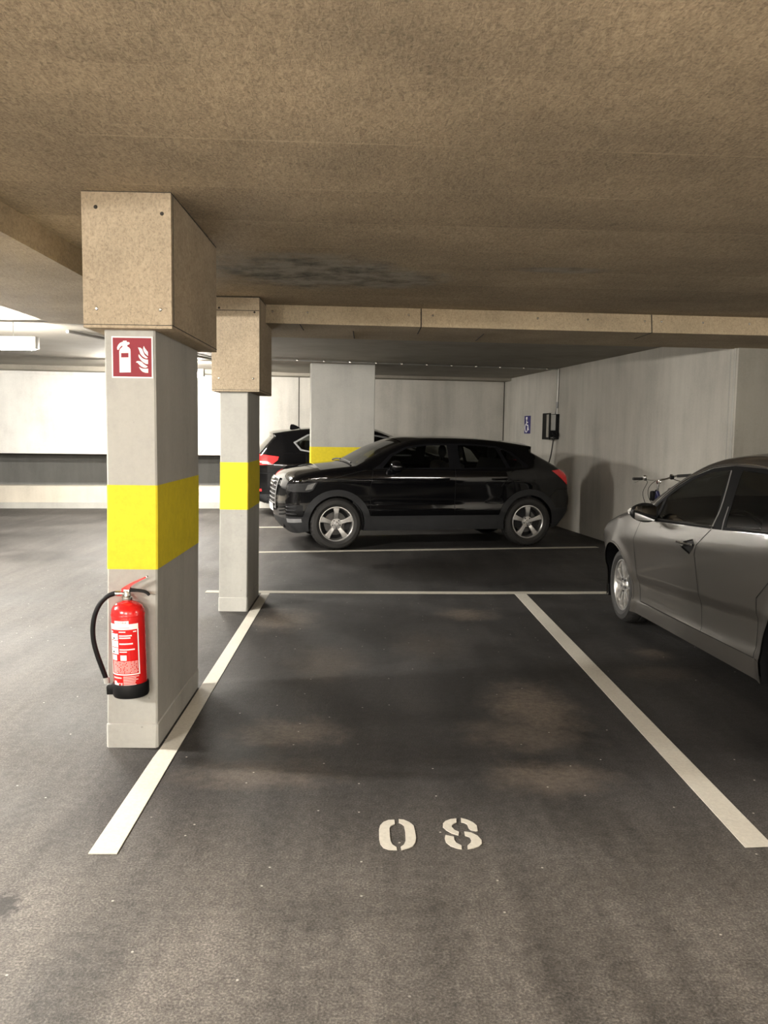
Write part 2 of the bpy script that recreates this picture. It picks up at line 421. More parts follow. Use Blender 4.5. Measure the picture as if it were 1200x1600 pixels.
# thin upright ridge of mortar where the two walls meet
w = MB(); w.tube([wallpt(.05, .004, 0.01), wallpt(.045, .004, 1.2), wallpt(.055, .004, 2.6)], .016, 8)
w.tube([wallpt(.15, .0, 0.01), wallpt(.14, .0, 1.3), wallpt(.15, .0, 2.6)], .007, 6)
struct(w.build('trim_3', M['conc'], wr))
w = slab(MB(), Vector((7.0, 9.35)), Vector((7.0, -6.5)), Vector((-1, 0)), .3, 0, 2.74); struct(w.build('wall_side', M['conc_white']))
w = slab(MB(), Vector((-11, -6.5)), Vector((7.3, -6.5)), Vector((0, 1)), .3, 0, 2.8); struct(w.build('wall_back', M['conc_white']))
w = slab(MB(), Vector((-11, -6.8)), Vector((-11, 18)), Vector((1, 0)), .3, 0, 2.8); struct(w.build('wall_left', M['conc_white']))
# far wall: grey lower bay wall on the right, white hung wall over a recess on the left
SJ, SR = 4.30, 5.85
def fslab(s0, s1, off, th, z0, z1):
    return slab(MB(), Vector(farpt(s0, off, 0)[:2]), Vector(farpt(s1, off, 0)[:2]), nf, th, z0, z1)
wf = struct(fslab(-.3, SJ, 0, .25, 0, 2.74).build('wall_far', M['conc_wall']))
struct(fslab(SJ + .02, SR, 0, .25, 0, 2.77).build('wall_far', M['conc_wall']))
struct(fslab(SR, 14.2, 0, .25, 1.07, 2.77).build('wall_far', M['conc_white']))
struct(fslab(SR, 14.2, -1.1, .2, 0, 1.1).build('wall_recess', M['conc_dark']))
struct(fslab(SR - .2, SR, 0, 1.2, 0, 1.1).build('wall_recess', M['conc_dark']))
kb = fslab(SR, 14.2, .04, .3, .10, .44); pass
kerb = struct(kb.build('kerb', M['conc_base']))
struct(fslab(SR, 14.2, .10, .36, 0, .115).build('kerb', M['conc']))
jt = fslab(SJ, SJ + .02, -.03, .1, 0, 2.70); struct(jt.build('trim_4', M['joint'], wf))
jt = fslab(-.02, .02, .003, .05, 0, 2.72); struct(jt.build('trim_5', M['joint'], wf))
struct(fslab(-.3, 14.2, .45, .45, 2.66, 2.78).build('beam_far', M['conc_ceil']))
struct(fslab(SR, 14.2, .03, .1, 2.60, 2.67).build('trim_6', M['conc_white'], wf))

# ------------------------------------------------------------------ pillars
def pillar(base, size, lean, zt, band, cap, label, rz=0., plinth=True):
    x0, x1, y0, y1 = size
    t = thing('concrete_pillar', (*base, 0), label, 'pillar', rz, 'concrete pillars with a yellow band', 'thing')
    def ring(z, g=0.):
        k = 1 - min(z, 1.2) / 1.2
        return [(x0 + lean * k - g, y0 - g, z), (x1 + lean * .6 * k + g, y0 - g, z), (x1 + lean * .6 * k + g, y1 + g, z), (x0 + lean * k - g, y1 + g, z)]
    s = MB()
    # corners slightly chamfered
    def cham(z, c=.008, g=0.):
        a, b, c_, d = [Vector(p) for p in ring(z, g)]; out = []
        for p, q, r in ((a, d, b), (b, a, c_), (c_, b, d), (d, c_, a)):
            out += [p + (q - p).normalized() * c, p + (r - p).normalized() * c]
        return [tuple(v) for v in out]
    zs = [0, .12, .13, .14, 1.2, zt]
    s.loft([cham(0, .012, .003), cham(.118, .009, .003), cham(.124, .008, -.002), cham(.13), cham(1.2), cham(zt)], True, True, True, False)
    s.build('shaft', M['conc'], t)
    bd = MB().loft([cham(z, .008, .0015) for z in (band[0], 1.2, band[1])], True, False, False, False)
    bd.build('yellow_band', M['yellow'], t)
    if cap:
        cx0, cx1, cy0, cy1, cb, ct = cap
        th = .035
        body = MB().box(cx0, cx1, cy0, cy1, cb, ct)
        cc = body.build('cladding_box', M['board'], t)
        j = MB()
        e = .0015
        j.box(cx1 - .01, cx1 + e, cy0 + th, cy0 + th + .005, cb + .016, ct)
        j.box(cx0, cx1 - .002, cy0 - e, cy0 + .01, cb + .013, cb + .016); j.box(cx1 - .01, cx1 + e, cy0, cy1, cb + .014, cb + .018)
        j.box(cx0, cx1, cy0 - e, cy0 + .01, ct - .006, ct - .001); j.box(cx1 - .01, cx1 + e, cy0, cy1, ct - .006, ct - .001)
        if cap_seam: j.box(cx0, cx1, cy0 - e, cy0 + .01, ct - cap_seam, ct - cap_seam + .005)
        j.build('joint', M['joint'], cc)
        for (u, v) in ((.15, .14), (.87, .14), (.16, .88), (.9, .84)):
            k = MB().lathe([(0, -.004), (.005, -.004), (.009, 0), (.009, .006)], 12, 'y', (cx0 + (cx1 - cx0) * u, cy0 - .001, cb + (ct - cb) * v))
            k.build('screw', M['chrome'] if v < .5 else M['joint'], cc)
    return t
B = (-1.134, 4.53)
cap_seam = 0
p1 = pillar(B, (-1.252 + 1.134, -1.0116 + 1.134, 4.035 - 4.53, 5.034 - 4.53), -.022, 2.10, (.896, 1.3064),
            (-1.322 + 1.134, -.914 + 1.134, 3.959 - 4.53, 5.113 - 4.53, 2.042, 2.66),
            'nearest concrete pillar, with a fire extinguisher and red sign on its front')
B2 = (-1.141, 7.58)
cap_seam = .115
p2 = pillar(B2, (-1.262 + 1.141, -1.0206 + 1.141, 7.198 - 7.58, 7.959 - 7.58), -.02, 2.0, (.893, 1.302),
            (-1.317 + 1.141, -.917 + 1.141, 7.13 - 7.58, 8.03 - 7.58, 1.903, 2.688),
            'concrete pillar standing at the far end of the left white bay line')
p3 = pillar((-.949, 14.08), (0, 1.08, 0, .25), 0, 2.71, (.90, 1.318), None,
            'wide concrete pillar between the two black cars', math.radians(8), False)

# ------------------------------------------------------------------ painted floor markings
def paint(name, poly, label, mat='line', cat='floor marking', z=.004):
    return tag(MB().prism(poly, 0.0005, z, 'z').build(name, M[mat]), label, cat, 'white parking lines' if name == 'parking_line' else None, 'thing')
paint('parking_line', [(-1.0186, 2.984), (-.9124, 2.984), (-.917, 4.), (-.921, 5.05), (-.933, 8.02), (-1.012, 8.02), (-1.008, 5.06), (-1.0065, 4.03), (-1.012, 3.9)], 'white line along the left side of the empty bay, passing the nearest pillar')
paint('parking_line', [(1.4764, 3.05), (1.592, 3.06), (1.592, 8.13), (1.4764, 8.12)], 'white line between the empty bay and the grey car')
paint('parking_line', [(-1.0, 8.025), (1.0, 8.085), (3.4, 8.225), (3.4, 8.335), (1.0, 8.195), (-1.56, 8.125), (-1.56, 8.025)], 'white line across the far end of the empty bay', 'line_dim')
def rotline(x0, y0, x1, y1, w):
    d = Vector((x1 - x0, y1 - y0)).normalized(); n = Vector((-d.y, d.x)) * w / 2
    return [(x0 - n.x, y0 - n.y), (x1 - n.x, y1 - n.y), (x1 + n.x, y1 + n.y), (x0 + n.x, y0 + n.y)]
paint('parking_line', rotline(-1.45, 10.76, 3.27, 11.633, .11), 'white line on the near side of the black hatch-backed car', 'line_dim')
paint('parking_line', rotline(-2.0, 13.54, 3.0, 14.42, .11), 'white line running under the far side of the front black car', 'line_dim')
DIG = {'0': [[(0.129, 3.265), (0.105, 3.263), (0.084, 3.245), (0.07, 3.215), (0.065, 3.177), (0.065, 3.104), (0.069, 3.064), (0.08, 3.036), (0.099, 3.022), (0.131, 3.02), (0.13, 3.039), (0.115, 3.059), (0.109, 3.084), (0.107, 3.125), (0.107, 3.194), (0.114, 3.215), (0.13, 3.232)],
             [(0.147, 3.271), (0.168, 3.266), (0.19, 3.244), (0.205, 3.216), (0.208, 3.173), (0.209, 3.115), (0.204, 3.08), (0.193, 3.05), (0.177, 3.035), (0.148, 3.02), (0.146, 3.042), (0.159, 3.059), (0.167, 3.089), (0.169, 3.167), (0.166, 3.216), (0.156, 3.232), (0.146, 3.241)]],
       '8': [[(0.384, 3.279), (0.36, 3.273), (0.337, 3.256), (0.325, 3.234), (0.322, 3.206), (0.333, 3.179), (0.353, 3.153), (0.377, 3.137), (0.382, 3.164), (0.366, 3.18), (0.357, 3.206), (0.36, 3.223), (0.369, 3.236), (0.381, 3.247)],
             [(0.403, 3.283), (0.428, 3.268), (0.448, 3.246), (0.46, 3.218), (0.458, 3.175), (0.449, 3.172), (0.432, 3.18), (0.425, 3.196), (0.423, 3.229), (0.412, 3.243), (0.4, 3.248)],
             [(0.326, 3.137), (0.358, 3.124), (0.357, 3.096), (0.362, 3.076), (0.38, 3.054), (0.378, 3.028), (0.36, 3.034), (0.338, 3.051), (0.323, 3.08), (0.321, 3.111)],
             [(0.404, 3.167), (0.43, 3.159), (0.452, 3.133), (0.463, 3.097), (0.46, 3.071), (0.446, 3.051), (0.424, 3.036), (0.401, 3.028), (0.403, 3.054), (0.418, 3.076), (0.423, 3.098), (0.42, 3.122), (0.403, 3.135)]]}
num = thing('bay_number', (.265, 3.15, 0), 'white stencilled bay number 08 painted on the floor', 'floor marking', 0, None, 'thing')
for k, ps in DIG.items():
    m = MB()
    for p in ps: m.prism([(x - .265, y - 3.15) for x, y in p], .0005, .004, 'z')
    m.build('digit', M['line'], num)['label'] = 'stencilled digit %s' % ('zero' if k == '0' else 'eight')

# ------------------------------------------------------------------ extinguisher sign
sg = thing('fire_extinguisher_sign', (-1.2165, 4.0333, 1.8165), 'square red sign with white extinguisher and flames, high on nearest pillar', 'sign')
S_ = .195
MB().box(0, S_, -.004, 0, 0, S_, .001).build('border', M['white_print'], sg)
def sgp(L): return [((x - 113) / 950 * S_, (1095 - y + (x - 113) * .034) / 975 * S_) for x, y in L]
MB().box(.0065, S_ - .0065, -.0052, -.003, .0065, S_ - .0065).build('panel', M['sign_red'], sg)
ex = MB().prism(sgp([(295, 975), (295, 480), (310, 430), (345, 395), (370, 375), (370, 340), (330, 365), (300, 400), (280, 440), (250, 440), (245, 390), (270, 330), (310, 285), (360, 262), (385, 258), (380, 235), (465, 235), (468, 265), (520, 270), (535, 295), (520, 320), (478, 335), (478, 370), (520, 395), (545, 430), (550, 480), (550, 975)]), -.0062, -.005)
pic = ex.build('extinguisher_symbol', M['white_print'], sg)
MB().prism(sgp([(335, 520), (505, 520), (505, 625), (335, 625)]), -.0068, -.006).build('symbol_label', M['sign_red'], pic)
fm = MB()
for L in ([(855, 365), (885, 420), (920, 470), (950, 505), (950, 600), (915, 565), (880, 530), (855, 480), (843, 430)],
          [(725, 395), (780, 405), (820, 440), (840, 500), (870, 570), (910, 610), (945, 640), (930, 655), (890, 650), (830, 610), (780, 550), (755, 470)],
          [(740, 555), (775, 600), (830, 655), (890, 680), (950, 685), (950, 790), (900, 785), (840, 745), (785, 690), (750, 640), (735, 600)],
          [(670, 740), (700, 715), (750, 715), (800, 735), (850, 785), (900, 820), (945, 850), (900, 875), (850, 870), (790, 840), (740, 790), (710, 755)],
          [(740, 850), (780, 875), (830, 895), (890, 900), (950, 895), (950, 995), (880, 990), (820, 965), (775, 915)]):
    fm.prism(sgp(L), -.0062, -.005)
fm.build('flame_symbol', M['white_print'], sg)

# ------------------------------------------------------------------ fire extinguisher
EX = thing('fire_extinguisher', (-1.124, 3.946, .30), 'red fire extinguisher with black hose, hung low on the nearest pillar', 'fire extinguisher')
EX.rotation_euler = (0, math.radians(-1.5), 0)
R_ = .079
prof = [(0, .03), (R_ * .9, .03), (R_, .04), (R_, .395), (R_ * .995, .405), (R_ * .96, .42), (R_ * .85, .438), (R_ * .6, .452), (R_ * .36, .458), (R_ * .27, .462), (R_ * .25, .478), (0, .478)]
bodyx = MB().lathe(prof, 64).build('cylinder', M['red'], EX, 50)
MB().lathe([(R_ + .0006, .392), (R_ + .0012, .394), (R_ + .0012, .398), (R_ + .0006, .40)], 64).build('weld_seam', M['red'], bodyx)
bs = MB().lathe([(R_ - .01, .006), (R_ - .006, .0), (R_ + .002, .002), (R_ + .006, .012), (R_ + .006, .062), (R_ + .003, .068), (R_ - .001, .068)], 64)
bs.lathe([(0, .008), (R_ - .008, .008)], 64)
base = bs.build('base_ring', M['black_plastic'], EX, 50)
MB().box(-R_ - .032, -R_ + .01, -.028, .02, .008, .052, .005).build('nozzle_clip', M['black_plastic'], base)
v = MB().lathe([(.024, .462), (.026, .466), (.026, .478), (.02, .48), (.017, .485), (.017, .502), (.013, .508), (0, .508)], 24)
v.box(-.014, .014, -.012, .012, .49, .515, .003)
vl = v.build('valve', M['chrome'], EX)
v = MB().lathe([(0, 0), (.006, 0), (.007, .006), (.012, .008), (.012, .02), (.0135, .022), (.0135, .042), (.011, .045), (0, .045)], 16, 'x'); v.map(lambda x, y, z: (-.012 - x, y, z + .495))
v.build('hose_coupling', M['chrome'], vl)
lv = MB().prism([(-.026, .503), (-.022, .521), (.0, .535), (.035, .553), (.098, .578), (.101, .572), (.04, .542), (.02, .528), (.012, .508)], -.011, .011, 'y').build('lever', M['red'], EX)
MB().prism([(.095, .5765), (.0985, .5785), (.1015, .572), (.0985, .5705)], -.0115, .0115).build('lever_tip', M['chrome'], lv)
hd = MB().prism([(.004, .507), (.01, .517), (.02, .519), (.055, .514), (.085, .508), (.1, .498), (.108, .486), (.103, .481), (.094, .491), (.08, .498), (.05, .503), (.01, .502)], -.010, .010, 'y')
hd.build('carry_handle', M['black_plastic'], EX)
hp = catmull([(-.055, 0, .496), (-.085, -.004, .487), (-.122, -.012, .455), (-.150, -.018, .40), (-.163, -.02, .335), (-.162, -.02, .27), (-.148, -.018, .20), (-.130, -.012, .135), (-.117, -.006, .085), (-.113, -.004, .06)], .012)
ho = MB().tube(hp, .0118, 14).build('hose', M['black_plastic'], EX, 60)
MB().tube([(-.115, -.005, .088), (-.113, -.004, .06)], .0145, 14).build('nozzle', M['grey_plastic'], ho)
gp = MB().box(-.03, .03, R_ - .004, .082, .30, .42, .002); gp.build('wall_bracket', M['galv'], EX)
# printed label wrapped round the cylinder; a = angle in degrees from the front, towards +x
def wrap(mb, rr): return mb.map(lambda a, z, d: ((rr + d) * math.sin(a), -(rr + d) * math.cos(a), z))
def lab(rects, name, mat, parent, d=.0006):
    m = MB()
    for a0, a1, z0, z1 in rects:
        n = max(1, int(abs(a1 - a0) / 4)); A = [math.radians(a0 + (a1 - a0) * i / n) for i in range(n + 1)]
        m.add([(a, z, d) for a in A for z in (z0, z1)], [(2 * i, 2 * i + 2, 2 * i + 3, 2 * i + 1) for i in range(n)], True)
    return wrap(m, R_).build(name, mat, parent)
def z_(v): return .433 - (v - 10) * .1 / 32.2 * 1.0      # zoomed pixel row -> height above the base
def a_(u): return math.degrees(math.asin(max(-.985, min(.985, (u - 442) / 257)))) + 8
zz = lambda v: .433 - (v / 10 - 10) / 322.
LB = lab([(a_(193), a_(612), zz(415), zz(330)), (a_(193), a_(207), zz(1110), zz(415)), (a_(598), a_(614), zz(1110), zz(415)), (a_(193), a_(614), zz(1118), zz(1100))], 'instruction_label', M['white_print'], bodyx)
for r_ in [(a_(205), a_(312), zz(575), zz(478)), (a_(205), a_(312), zz(685), zz(587)), (a_(205), a_(312), zz(792), zz(697)), (a_(215), a_(285), zz(890), zz(808)), (a_(340), a_(432), zz(890), zz(808)), (a_(268), a_(482), zz(330), zz(280))]: lab([r_], 'pictogram_panel', M['white_print'], LB, .0008)
rows = [(330, 520, 498, 516), (330, 500, 532, 550), (330, 530, 622, 642), (330, 555, 712, 730), (330, 440, 748, 764), (330, 430, 440, 455), (540, 585, 440, 455), (205, 235, 445, 460)]
rnd = random.Random(3)
for a, b, c, d in rows: lab([(a_(a), a_(b), zz(d), zz(c))], 'printed_line', M['white_print'], LB, .001)
rows = []
for r in range(9):
    y = 905 + r * 21; u = 225
    while u < 585:
        w_ = rnd.randint(25, 110); rows.append((u, min(u + w_, 590), y, y + 12)); u += w_ + 9
for r in range(6):
    y = 1135 + r * 25
    rows.append((370, rnd.randint(540, 632), y, y + 14))
rows += [(222, 345, 1150, 1172)]
lab([(a_(a), a_(b), zz(d), zz(c)) for a, b, c, d in rows], 'small_print', M['pink_print'], LB, .001)
lab([(a_(230), a_(262), zz(1290), zz(1215)), (a_(265), a_(285), zz(1290), zz(1240))], 'test_mark', M['white_print'], LB, .001)
def curved_text(txt, size, a0, z0, mat, name, parent, d=.0012):
    v, f = text_mesh(txt, size)
    m = MB().add([(math.radians(a0) + x / R_, z0 + y, d) for x, y in v], f); return wrap(m, R_).build(name, mat, parent)
curved_text('GLORIA', .013, a_(376), zz(322), M['red'], 'brand_lettering', LB)
curved_text('CE', .022, a_(322), zz(1288), M['white_print'], 'approval_mark', LB)
lab([(a_(300), a_(490), zz(392), zz(380))], 'header_line', M['pink_print'], LB, .001)
for r, (cu, cv) in enumerate(((250, 552), (255, 632), (238, 762))):
    lab([(a_(cu - 14), a_(cu + 14), zz(cv + 12), zz(cv - 14)), (a_(cu - 30), a_(cu - 18), zz(cv - 20), zz(cv - 30))], 'pictogram', M['pink_print'] if r == 1 else M['cladding'], LB, .0012)

# ------------------------------------------------------------------ cars
def seg_dist(P, chain, closed=False):
    """distance from points P (n,2) to a polyline, and position along it"""
    C = np.array(chain, float)
    if closed: C = np.vstack([C, C[:1]])
    A, D = C[:-1], C[1:] - C[:-1]; L2 = (D ** 2).sum(1) + 1e-12
    best = np.full(len(P), 1e9); idx = np.zeros(len(P))
    for i in range(len(A)):
        t = np.clip(((P - A[i]) @ D[i]) / L2[i], 0, 1)
        d = np.hypot(*(P - A[i] - t[:, None] * D[i]).T)
        m = d < best; best[m] = d[m]; idx[m] = (i + t)[m]
    return best, idx

class Car:
    """side shells cut from the profile, joined by a crowned band over bonnet, roof and tail"""
    def __init__(s, root, upper, sharp, zsill, wheels, R, Ra, width, inset, plan, fillet, crown, paint, step=.035, smooth=.02):
        s.root, s.zs, s.wheels, s.R, s.Ra, s.W = root, zsill, wheels, R, Ra, width
        zg = np.arange(0, 1.8, .004); g = np.interp(zg, *inset); kk = np.exp(-(np.arange(-30, 31) * .004 / smooth) ** 2 / 2); kk /= kk.sum()
        s.inset = (zg, np.convolve(np.pad(g, 30, 'edge'), kk, 'valid'))
        s.plan, s.paint, s.step = plan, paint, step
        s.sil = catmull(upper, .03, sharp)
        s.silA = np.array(s.sil)
        n = len(s.sil); idx_of = seg_dist(np.array(upper, float), s.sil)[1]; s.idx_of = idx_of
        k = np.arange(n)
        s.fil = np.interp(k, idx_of, fillet); s.crn = np.interp(k, idx_of, crown)
        T = np.gradient(s.silA, axis=0); T /= np.linalg.norm(T, axis=1)[:, None] + 1e-9
        N = np.stack([-T[:, 1], T[:, 0]], 1)
        s.N = N if N[n // 2][1] > 0 else -N
        # body outline with wheel arches
        zb = lambda x: zsill
        low = []
        xs = sorted(wheels, reverse=True)
        for xw in xs:
            a0 = math.asin(max(-1, min(1, (zsill - R) / Ra)))
            for i in range(33):
                a = a0 + (PI - 2 * a0) * i / 32
                low.append((xw + Ra * math.cos(a), R + Ra * math.sin(a)))
        s.outline = s.sil + low
        s.fillet_chain = s.sil
    def hw(s, P, fil=True):
        P = np.atleast_2d(np.array(P, float)); x, z = P[:, 0], P[:, 1]
        w = s.W / 2 - np.interp(z, *s.inset) - np.interp(x, *s.plan)
        if fil:
            d, i = seg_dist(P, s.sil); r = np.interp(i, np.arange(len(s.sil)), s.fil)
            k = np.clip(r - d, 0, None); w = w - (r - np.sqrt(np.clip(r * r - k * k, 0, None)))
        return w
    def side(s, name, regions, seams=(), extra_pts=()):
        """regions: list of (name, polygon, material, offset, parent_key, both); whatever is left is the body side"""
        def ccw(p): return p if sum(p[i - 1][0] * p[i][1] - p[i][0] * p[i - 1][1] for i in range(len(p))) > 0 else p[::-1]
        def dense(p, h=.03):
            o = []
            for a, b in zip(p, p[1:] + p[:1]):
                n = max(1, int(math.dist(a, b) / h)); o += [(a[0] + (b[0] - a[0]) * i / n, a[1] + (b[1] - a[1]) * i / n) for i in range(n)]
            return o
        polys = [dense(ccw(list(s.outline)))] + [dense(ccw(list(r[1]))) for r in regions]
        pts, faces, edges = [], [], []
        for pl in polys:
            o = len(pts); pts += [Vector(p) for p in pl]; faces.append(list(range(o, o + len(pl))))
        X0, Z0 = s.silA.min(0); X1, Z1 = s.silA.max(0)
        gx, gz = np.meshgrid(np.arange(X0, X1, s.step), np.arange(min(Z0, s.zs), Z1, s.step))
        gx = gx + (np.arange(gx.shape[0]) % 2)[:, None] * s.step / 2
        G = np.stack([gx.ravel(), gz.ravel()], 1)
        for pl in polys:
            d, _ = seg_dist(G, pl, True); G = G[d > .011]
        # a rows of points close to the outline make the rounded shoulders smooth
        S = s.silA; extra = []
        for d in (.012, .03, .055, .085):
            extra.append(S - s.N * d)
        E_ = np.vstack(extra)
        for pl in polys[1:]:
            d, _ = seg_dist(E_, pl, True); E_ = E_[d > .01]
        pts += [Vector(p) for p in G] + [Vector(p) for p in E_]
        vo, _, fo, _, _, fid = geometry.delaunay_2d_cdt(pts, edges, faces, 1, 1e-5, True)
        V = np.array([tuple(v) for v in vo]); w = s.hw(V)
        T3 = np.stack([V[:, 0], -w, V[:, 1]], 1); NV = np.zeros_like(T3)
        for f, ids in zip(fo, fid):
            if 0 in ids:
                nn = np.cross(T3[f[1]] - T3[f[0]], T3[f[2]] - T3[f[0]])
                for i in f: NV[i] += nn
        NV /= np.linalg.norm(NV, axis=1)[:, None] + 1e-12
        groups = {}
        for f, ids in zip(fo, fid):
            if 0 not in ids: continue
            r = min([i for i in ids if i > 0], default=0)
            groups.setdefault(r, []).append(f)
        made = {}
        for sgn in (-1, 1):
            for r, fs in sorted(groups.items()):
                nm, mat, off, par = ('body_side', s.paint, 0., None) if r == 0 else (regions[r - 1][0], regions[r - 1][2], regions[r - 1][3], regions[r - 1][4])
                used = sorted({i for f in fs for i in f}); mp = {i: k for k, i in enumerate(used)}
                mb = MB().add([(V[i][0], sgn * (w[i] + off), V[i][1]) for i in used], [[mp[i] for i in (f if sgn < 0 else f[::-1])] for f in fs], True)
                parent = made.get((par, sgn)) or s.root
                made[(r if r == 0 else r, sgn)] = made[(nm, sgn)] = mb.build(nm, mat, parent, None, nrm=[(NV[i][0], NV[i][1] * (1 if sgn < 0 else -1), NV[i][2]) for i in used])
        # panel gaps
        for line in seams:
            L = []
            for a, b in zip(line[:-1], line[1:]):
                n = max(1, int(math.dist(a, b) / .03))
                L += [(a[0] + (b[0] - a[0]) * i / n, a[1] + (b[1] - a[1]) * i / n) for i in range(n)]
            L.append(line[-1]); L = np.array(L); ww = s.hw(L)
            T = np.gradient(L, axis=0); T /= np.linalg.norm(T, axis=1)[:, None] + 1e-9
            Nn = np.stack([-T[:, 1], T[:, 0]], 1) * .0033
            for sgn in (-1, 1):
                mb = MB(); v = []
                for k in range(len(L)):
                    v += [(*(L[k] + Nn[k])[:1], sgn * (ww[k] + .0012), (L[k] + Nn[k])[1]), (*(L[k] - Nn[k])[:1], sgn * (ww[k] + .0012), (L[k] - Nn[k])[1])]
                mb.add(v, [(2 * k, 2 * k + 1, 2 * k + 3, 2 * k + 2) for k in range(len(L) - 1)])
                mb.build('panel_gap', M['black_plastic'], made.get(('body_side', sgn)))
        s.made = made; return made
    def bp(s, i, t, off=0.):
        i = min(max(i, 0), len(s.sil) - 1.0001); k = int(i); f = i - k
        P = s.silA[k] * (1 - f) + s.silA[k + 1] * f; n = s.N[k] * (1 - f) + s.N[k + 1] * f
        c = s.crn[k] * (1 - f) + s.crn[k + 1] * f
        if not hasattr(s, 'wb'): s.wb = s.hw(s.silA)
        w = s.wb[k] * (1 - f) + s.wb[k + 1] * f
        e = c * (1 - abs(t) ** 2.2) + off
        return (P[0] + n[0] * e, t * w, P[1] + n[1] * e)
    def ix(s, x=None, z=None, lo=0, hi=None):
        """index along the outline nearest to a point"""
        return float(seg_dist(np.array([[x, z]], float), s.sil)[1][0])
    def band(s, parts, nt=24):
        """parts: (name, i0, i1, t0, t1, material, offset); the rest becomes body"""
        n = len(s.sil)
        I = sorted(set([float(i) for i in range(n)] + [p[k] for p in parts for k in (1, 2)]))
        Tt = sorted(set([round(-1 + 2 * i / nt, 5) for i in range(nt + 1)] + [round(p[k], 5) for p in parts for k in (3, 4)]))
        own = {}
        for a in range(len(I) - 1):
            for b in range(len(Tt) - 1):
                im, tm = (I[a] + I[a + 1]) / 2, (Tt[b] + Tt[b + 1]) / 2
                r = next((k for k, p in enumerate(parts) if p[1] <= im <= p[2] and p[3] <= tm <= p[4]), -1)
                own.setdefault(r, []).append((a, b))
        out = {}
        for r, cells in own.items():
            off = parts[r][6] if r >= 0 else 0.
            vid, vs, fs = {}, [], []
            for a, b in cells:
                q = []
                for aa, bb in ((a, b), (a + 1, b), (a + 1, b + 1), (a, b + 1)):
                    if (aa, bb) not in vid: vid[(aa, bb)] = len(vs); vs.append(s.bp(I[aa], Tt[bb], off))
                    q.append(vid[(aa, bb)])
                fs.append(q)
            out[parts[r][0] if r >= 0 else 'body'] = MB().add(vs, fs, True).build(parts[r][0] if r >= 0 else 'body_top', parts[r][5] if r >= 0 else s.paint, s.root, 45)
        return out
    def under(s, x0, x1):
        mb = MB(); w = s.W / 2 - .08
        a, b = sorted(s.wheels)
        segs = [(x0, a - s.Ra), (a + s.Ra, b - s.Ra), (b + s.Ra, x1)]
        for k, (p, q) in enumerate(segs): mb.box(p, q, -w + (0 if k == 1 else .32), w - (0 if k == 1 else .32), s.zs + .02, s.zs + .10)
        mb.box(x0, x1, -w * .62, w * .62, s.zs + .03, s.zs + .12)
        u = mb.build('underbody', M['black_plastic'], s.root)
        for xw in s.wheels:
            for sgn in (-1, 1):
                m = MB(); rr = s.Ra + .004
                A = [math.asin((s.zs - s.R) / s.Ra) + (PI - 2 * math.asin((s.zs - s.R) / s.Ra)) * i / 24 for i in range(25)]
                wo = s.hw([(xw + (rr + .01) * math.cos(t), s.R + (rr + .01) * math.sin(t)) for t in A])
                ro = [[(xw + rr * math.cos(t), sgn * (w_ - d), s.R + rr * math.sin(t)) for t, w_ in zip(A, wo)] for d in (.012, .28)]
                m.loft(ro, False, False, True)
                m.build('wheel_arch_liner', M['black_plastic'], s.root)
    def wheel(s, xw, sgn, track, style, rim_r, width, steer=0.):
        e = empty('wheel', s.root, (xw, sgn * track, s.R), steer + (0 if sgn < 0 else PI))
        # local: outer face towards -y
        R, r, w = s.R, rim_r, width
        prof = [(r - .004, -w / 2 + .012), (r + .008, -w / 2 + .002), (r + (R - r) * .35, -w / 2 - .010), (r + (R - r) * .7, -w / 2 - .004), (R - .012, -w / 2 + .018), (R - .003, -w / 2 + .034),
                (R, -w / 2 + .055), (R, -.012), (R - .008, -.009), (R - .008, .009), (R, .012), (R, w / 2 - .055), (R - .003, w / 2 - .034), (R - .012, w / 2 - .018), (r + (R - r) * .5, w / 2 + .004), (r, w / 2)]
        nT = 120
        def tread(i, k): return -.007 if (4 <= i <= 6 and (k % 3) == 0) or (11 <= i <= 13 and (k % 3) == 1) else 0.
        MB().lathe(prof, nT, 'y', mod=tread).build('tyre', M['black_rubber'], e, 28)
        ry = -w / 2 + .012
        m = MB().lathe([(r, ry - .002), (r + .006, ry - .006), (r - .006, ry - .007), (r - .014, ry + .002), (r - .018, ry + .02), (r - .03, w / 2 - .02)], 64, 'y')
        spokes(m, style, r, ry)
        rim = m.build('rim', M['alloy'], e, 40)
        d = MB().lathe([(0, ry + .085), (r * .68, ry + .085), (r * .68, ry + .105), (0, ry + .105)], 40, 'y').build('brake_disc', M['steel'], e)
        MB().lathe([(0, ry + .11), (r - .012, ry + .11)], 40, 'y').build('brake_shield', M['black_plastic'], e)
        c = MB().lathe([(0, ry - .004), (.022, ry - .004), (.028, ry + .001), (.03, ry + .02)], 24, 'y').build('hub_cap', M['alloy'], rim)
        for k in range(5 if sgn < 0 else 0):
            a = 2 * PI * (k + .5) / 5 + PI / 2
            MB().lathe([(0, ry + .002), (.0085, ry + .003), (.0095, ry + .012), (.0095, ry + .03)], 8, 'y', (.052 * math.cos(a), 0, .052 * math.sin(a))).build('wheel_bolt', M['alloy_dark'], rim)
        return e

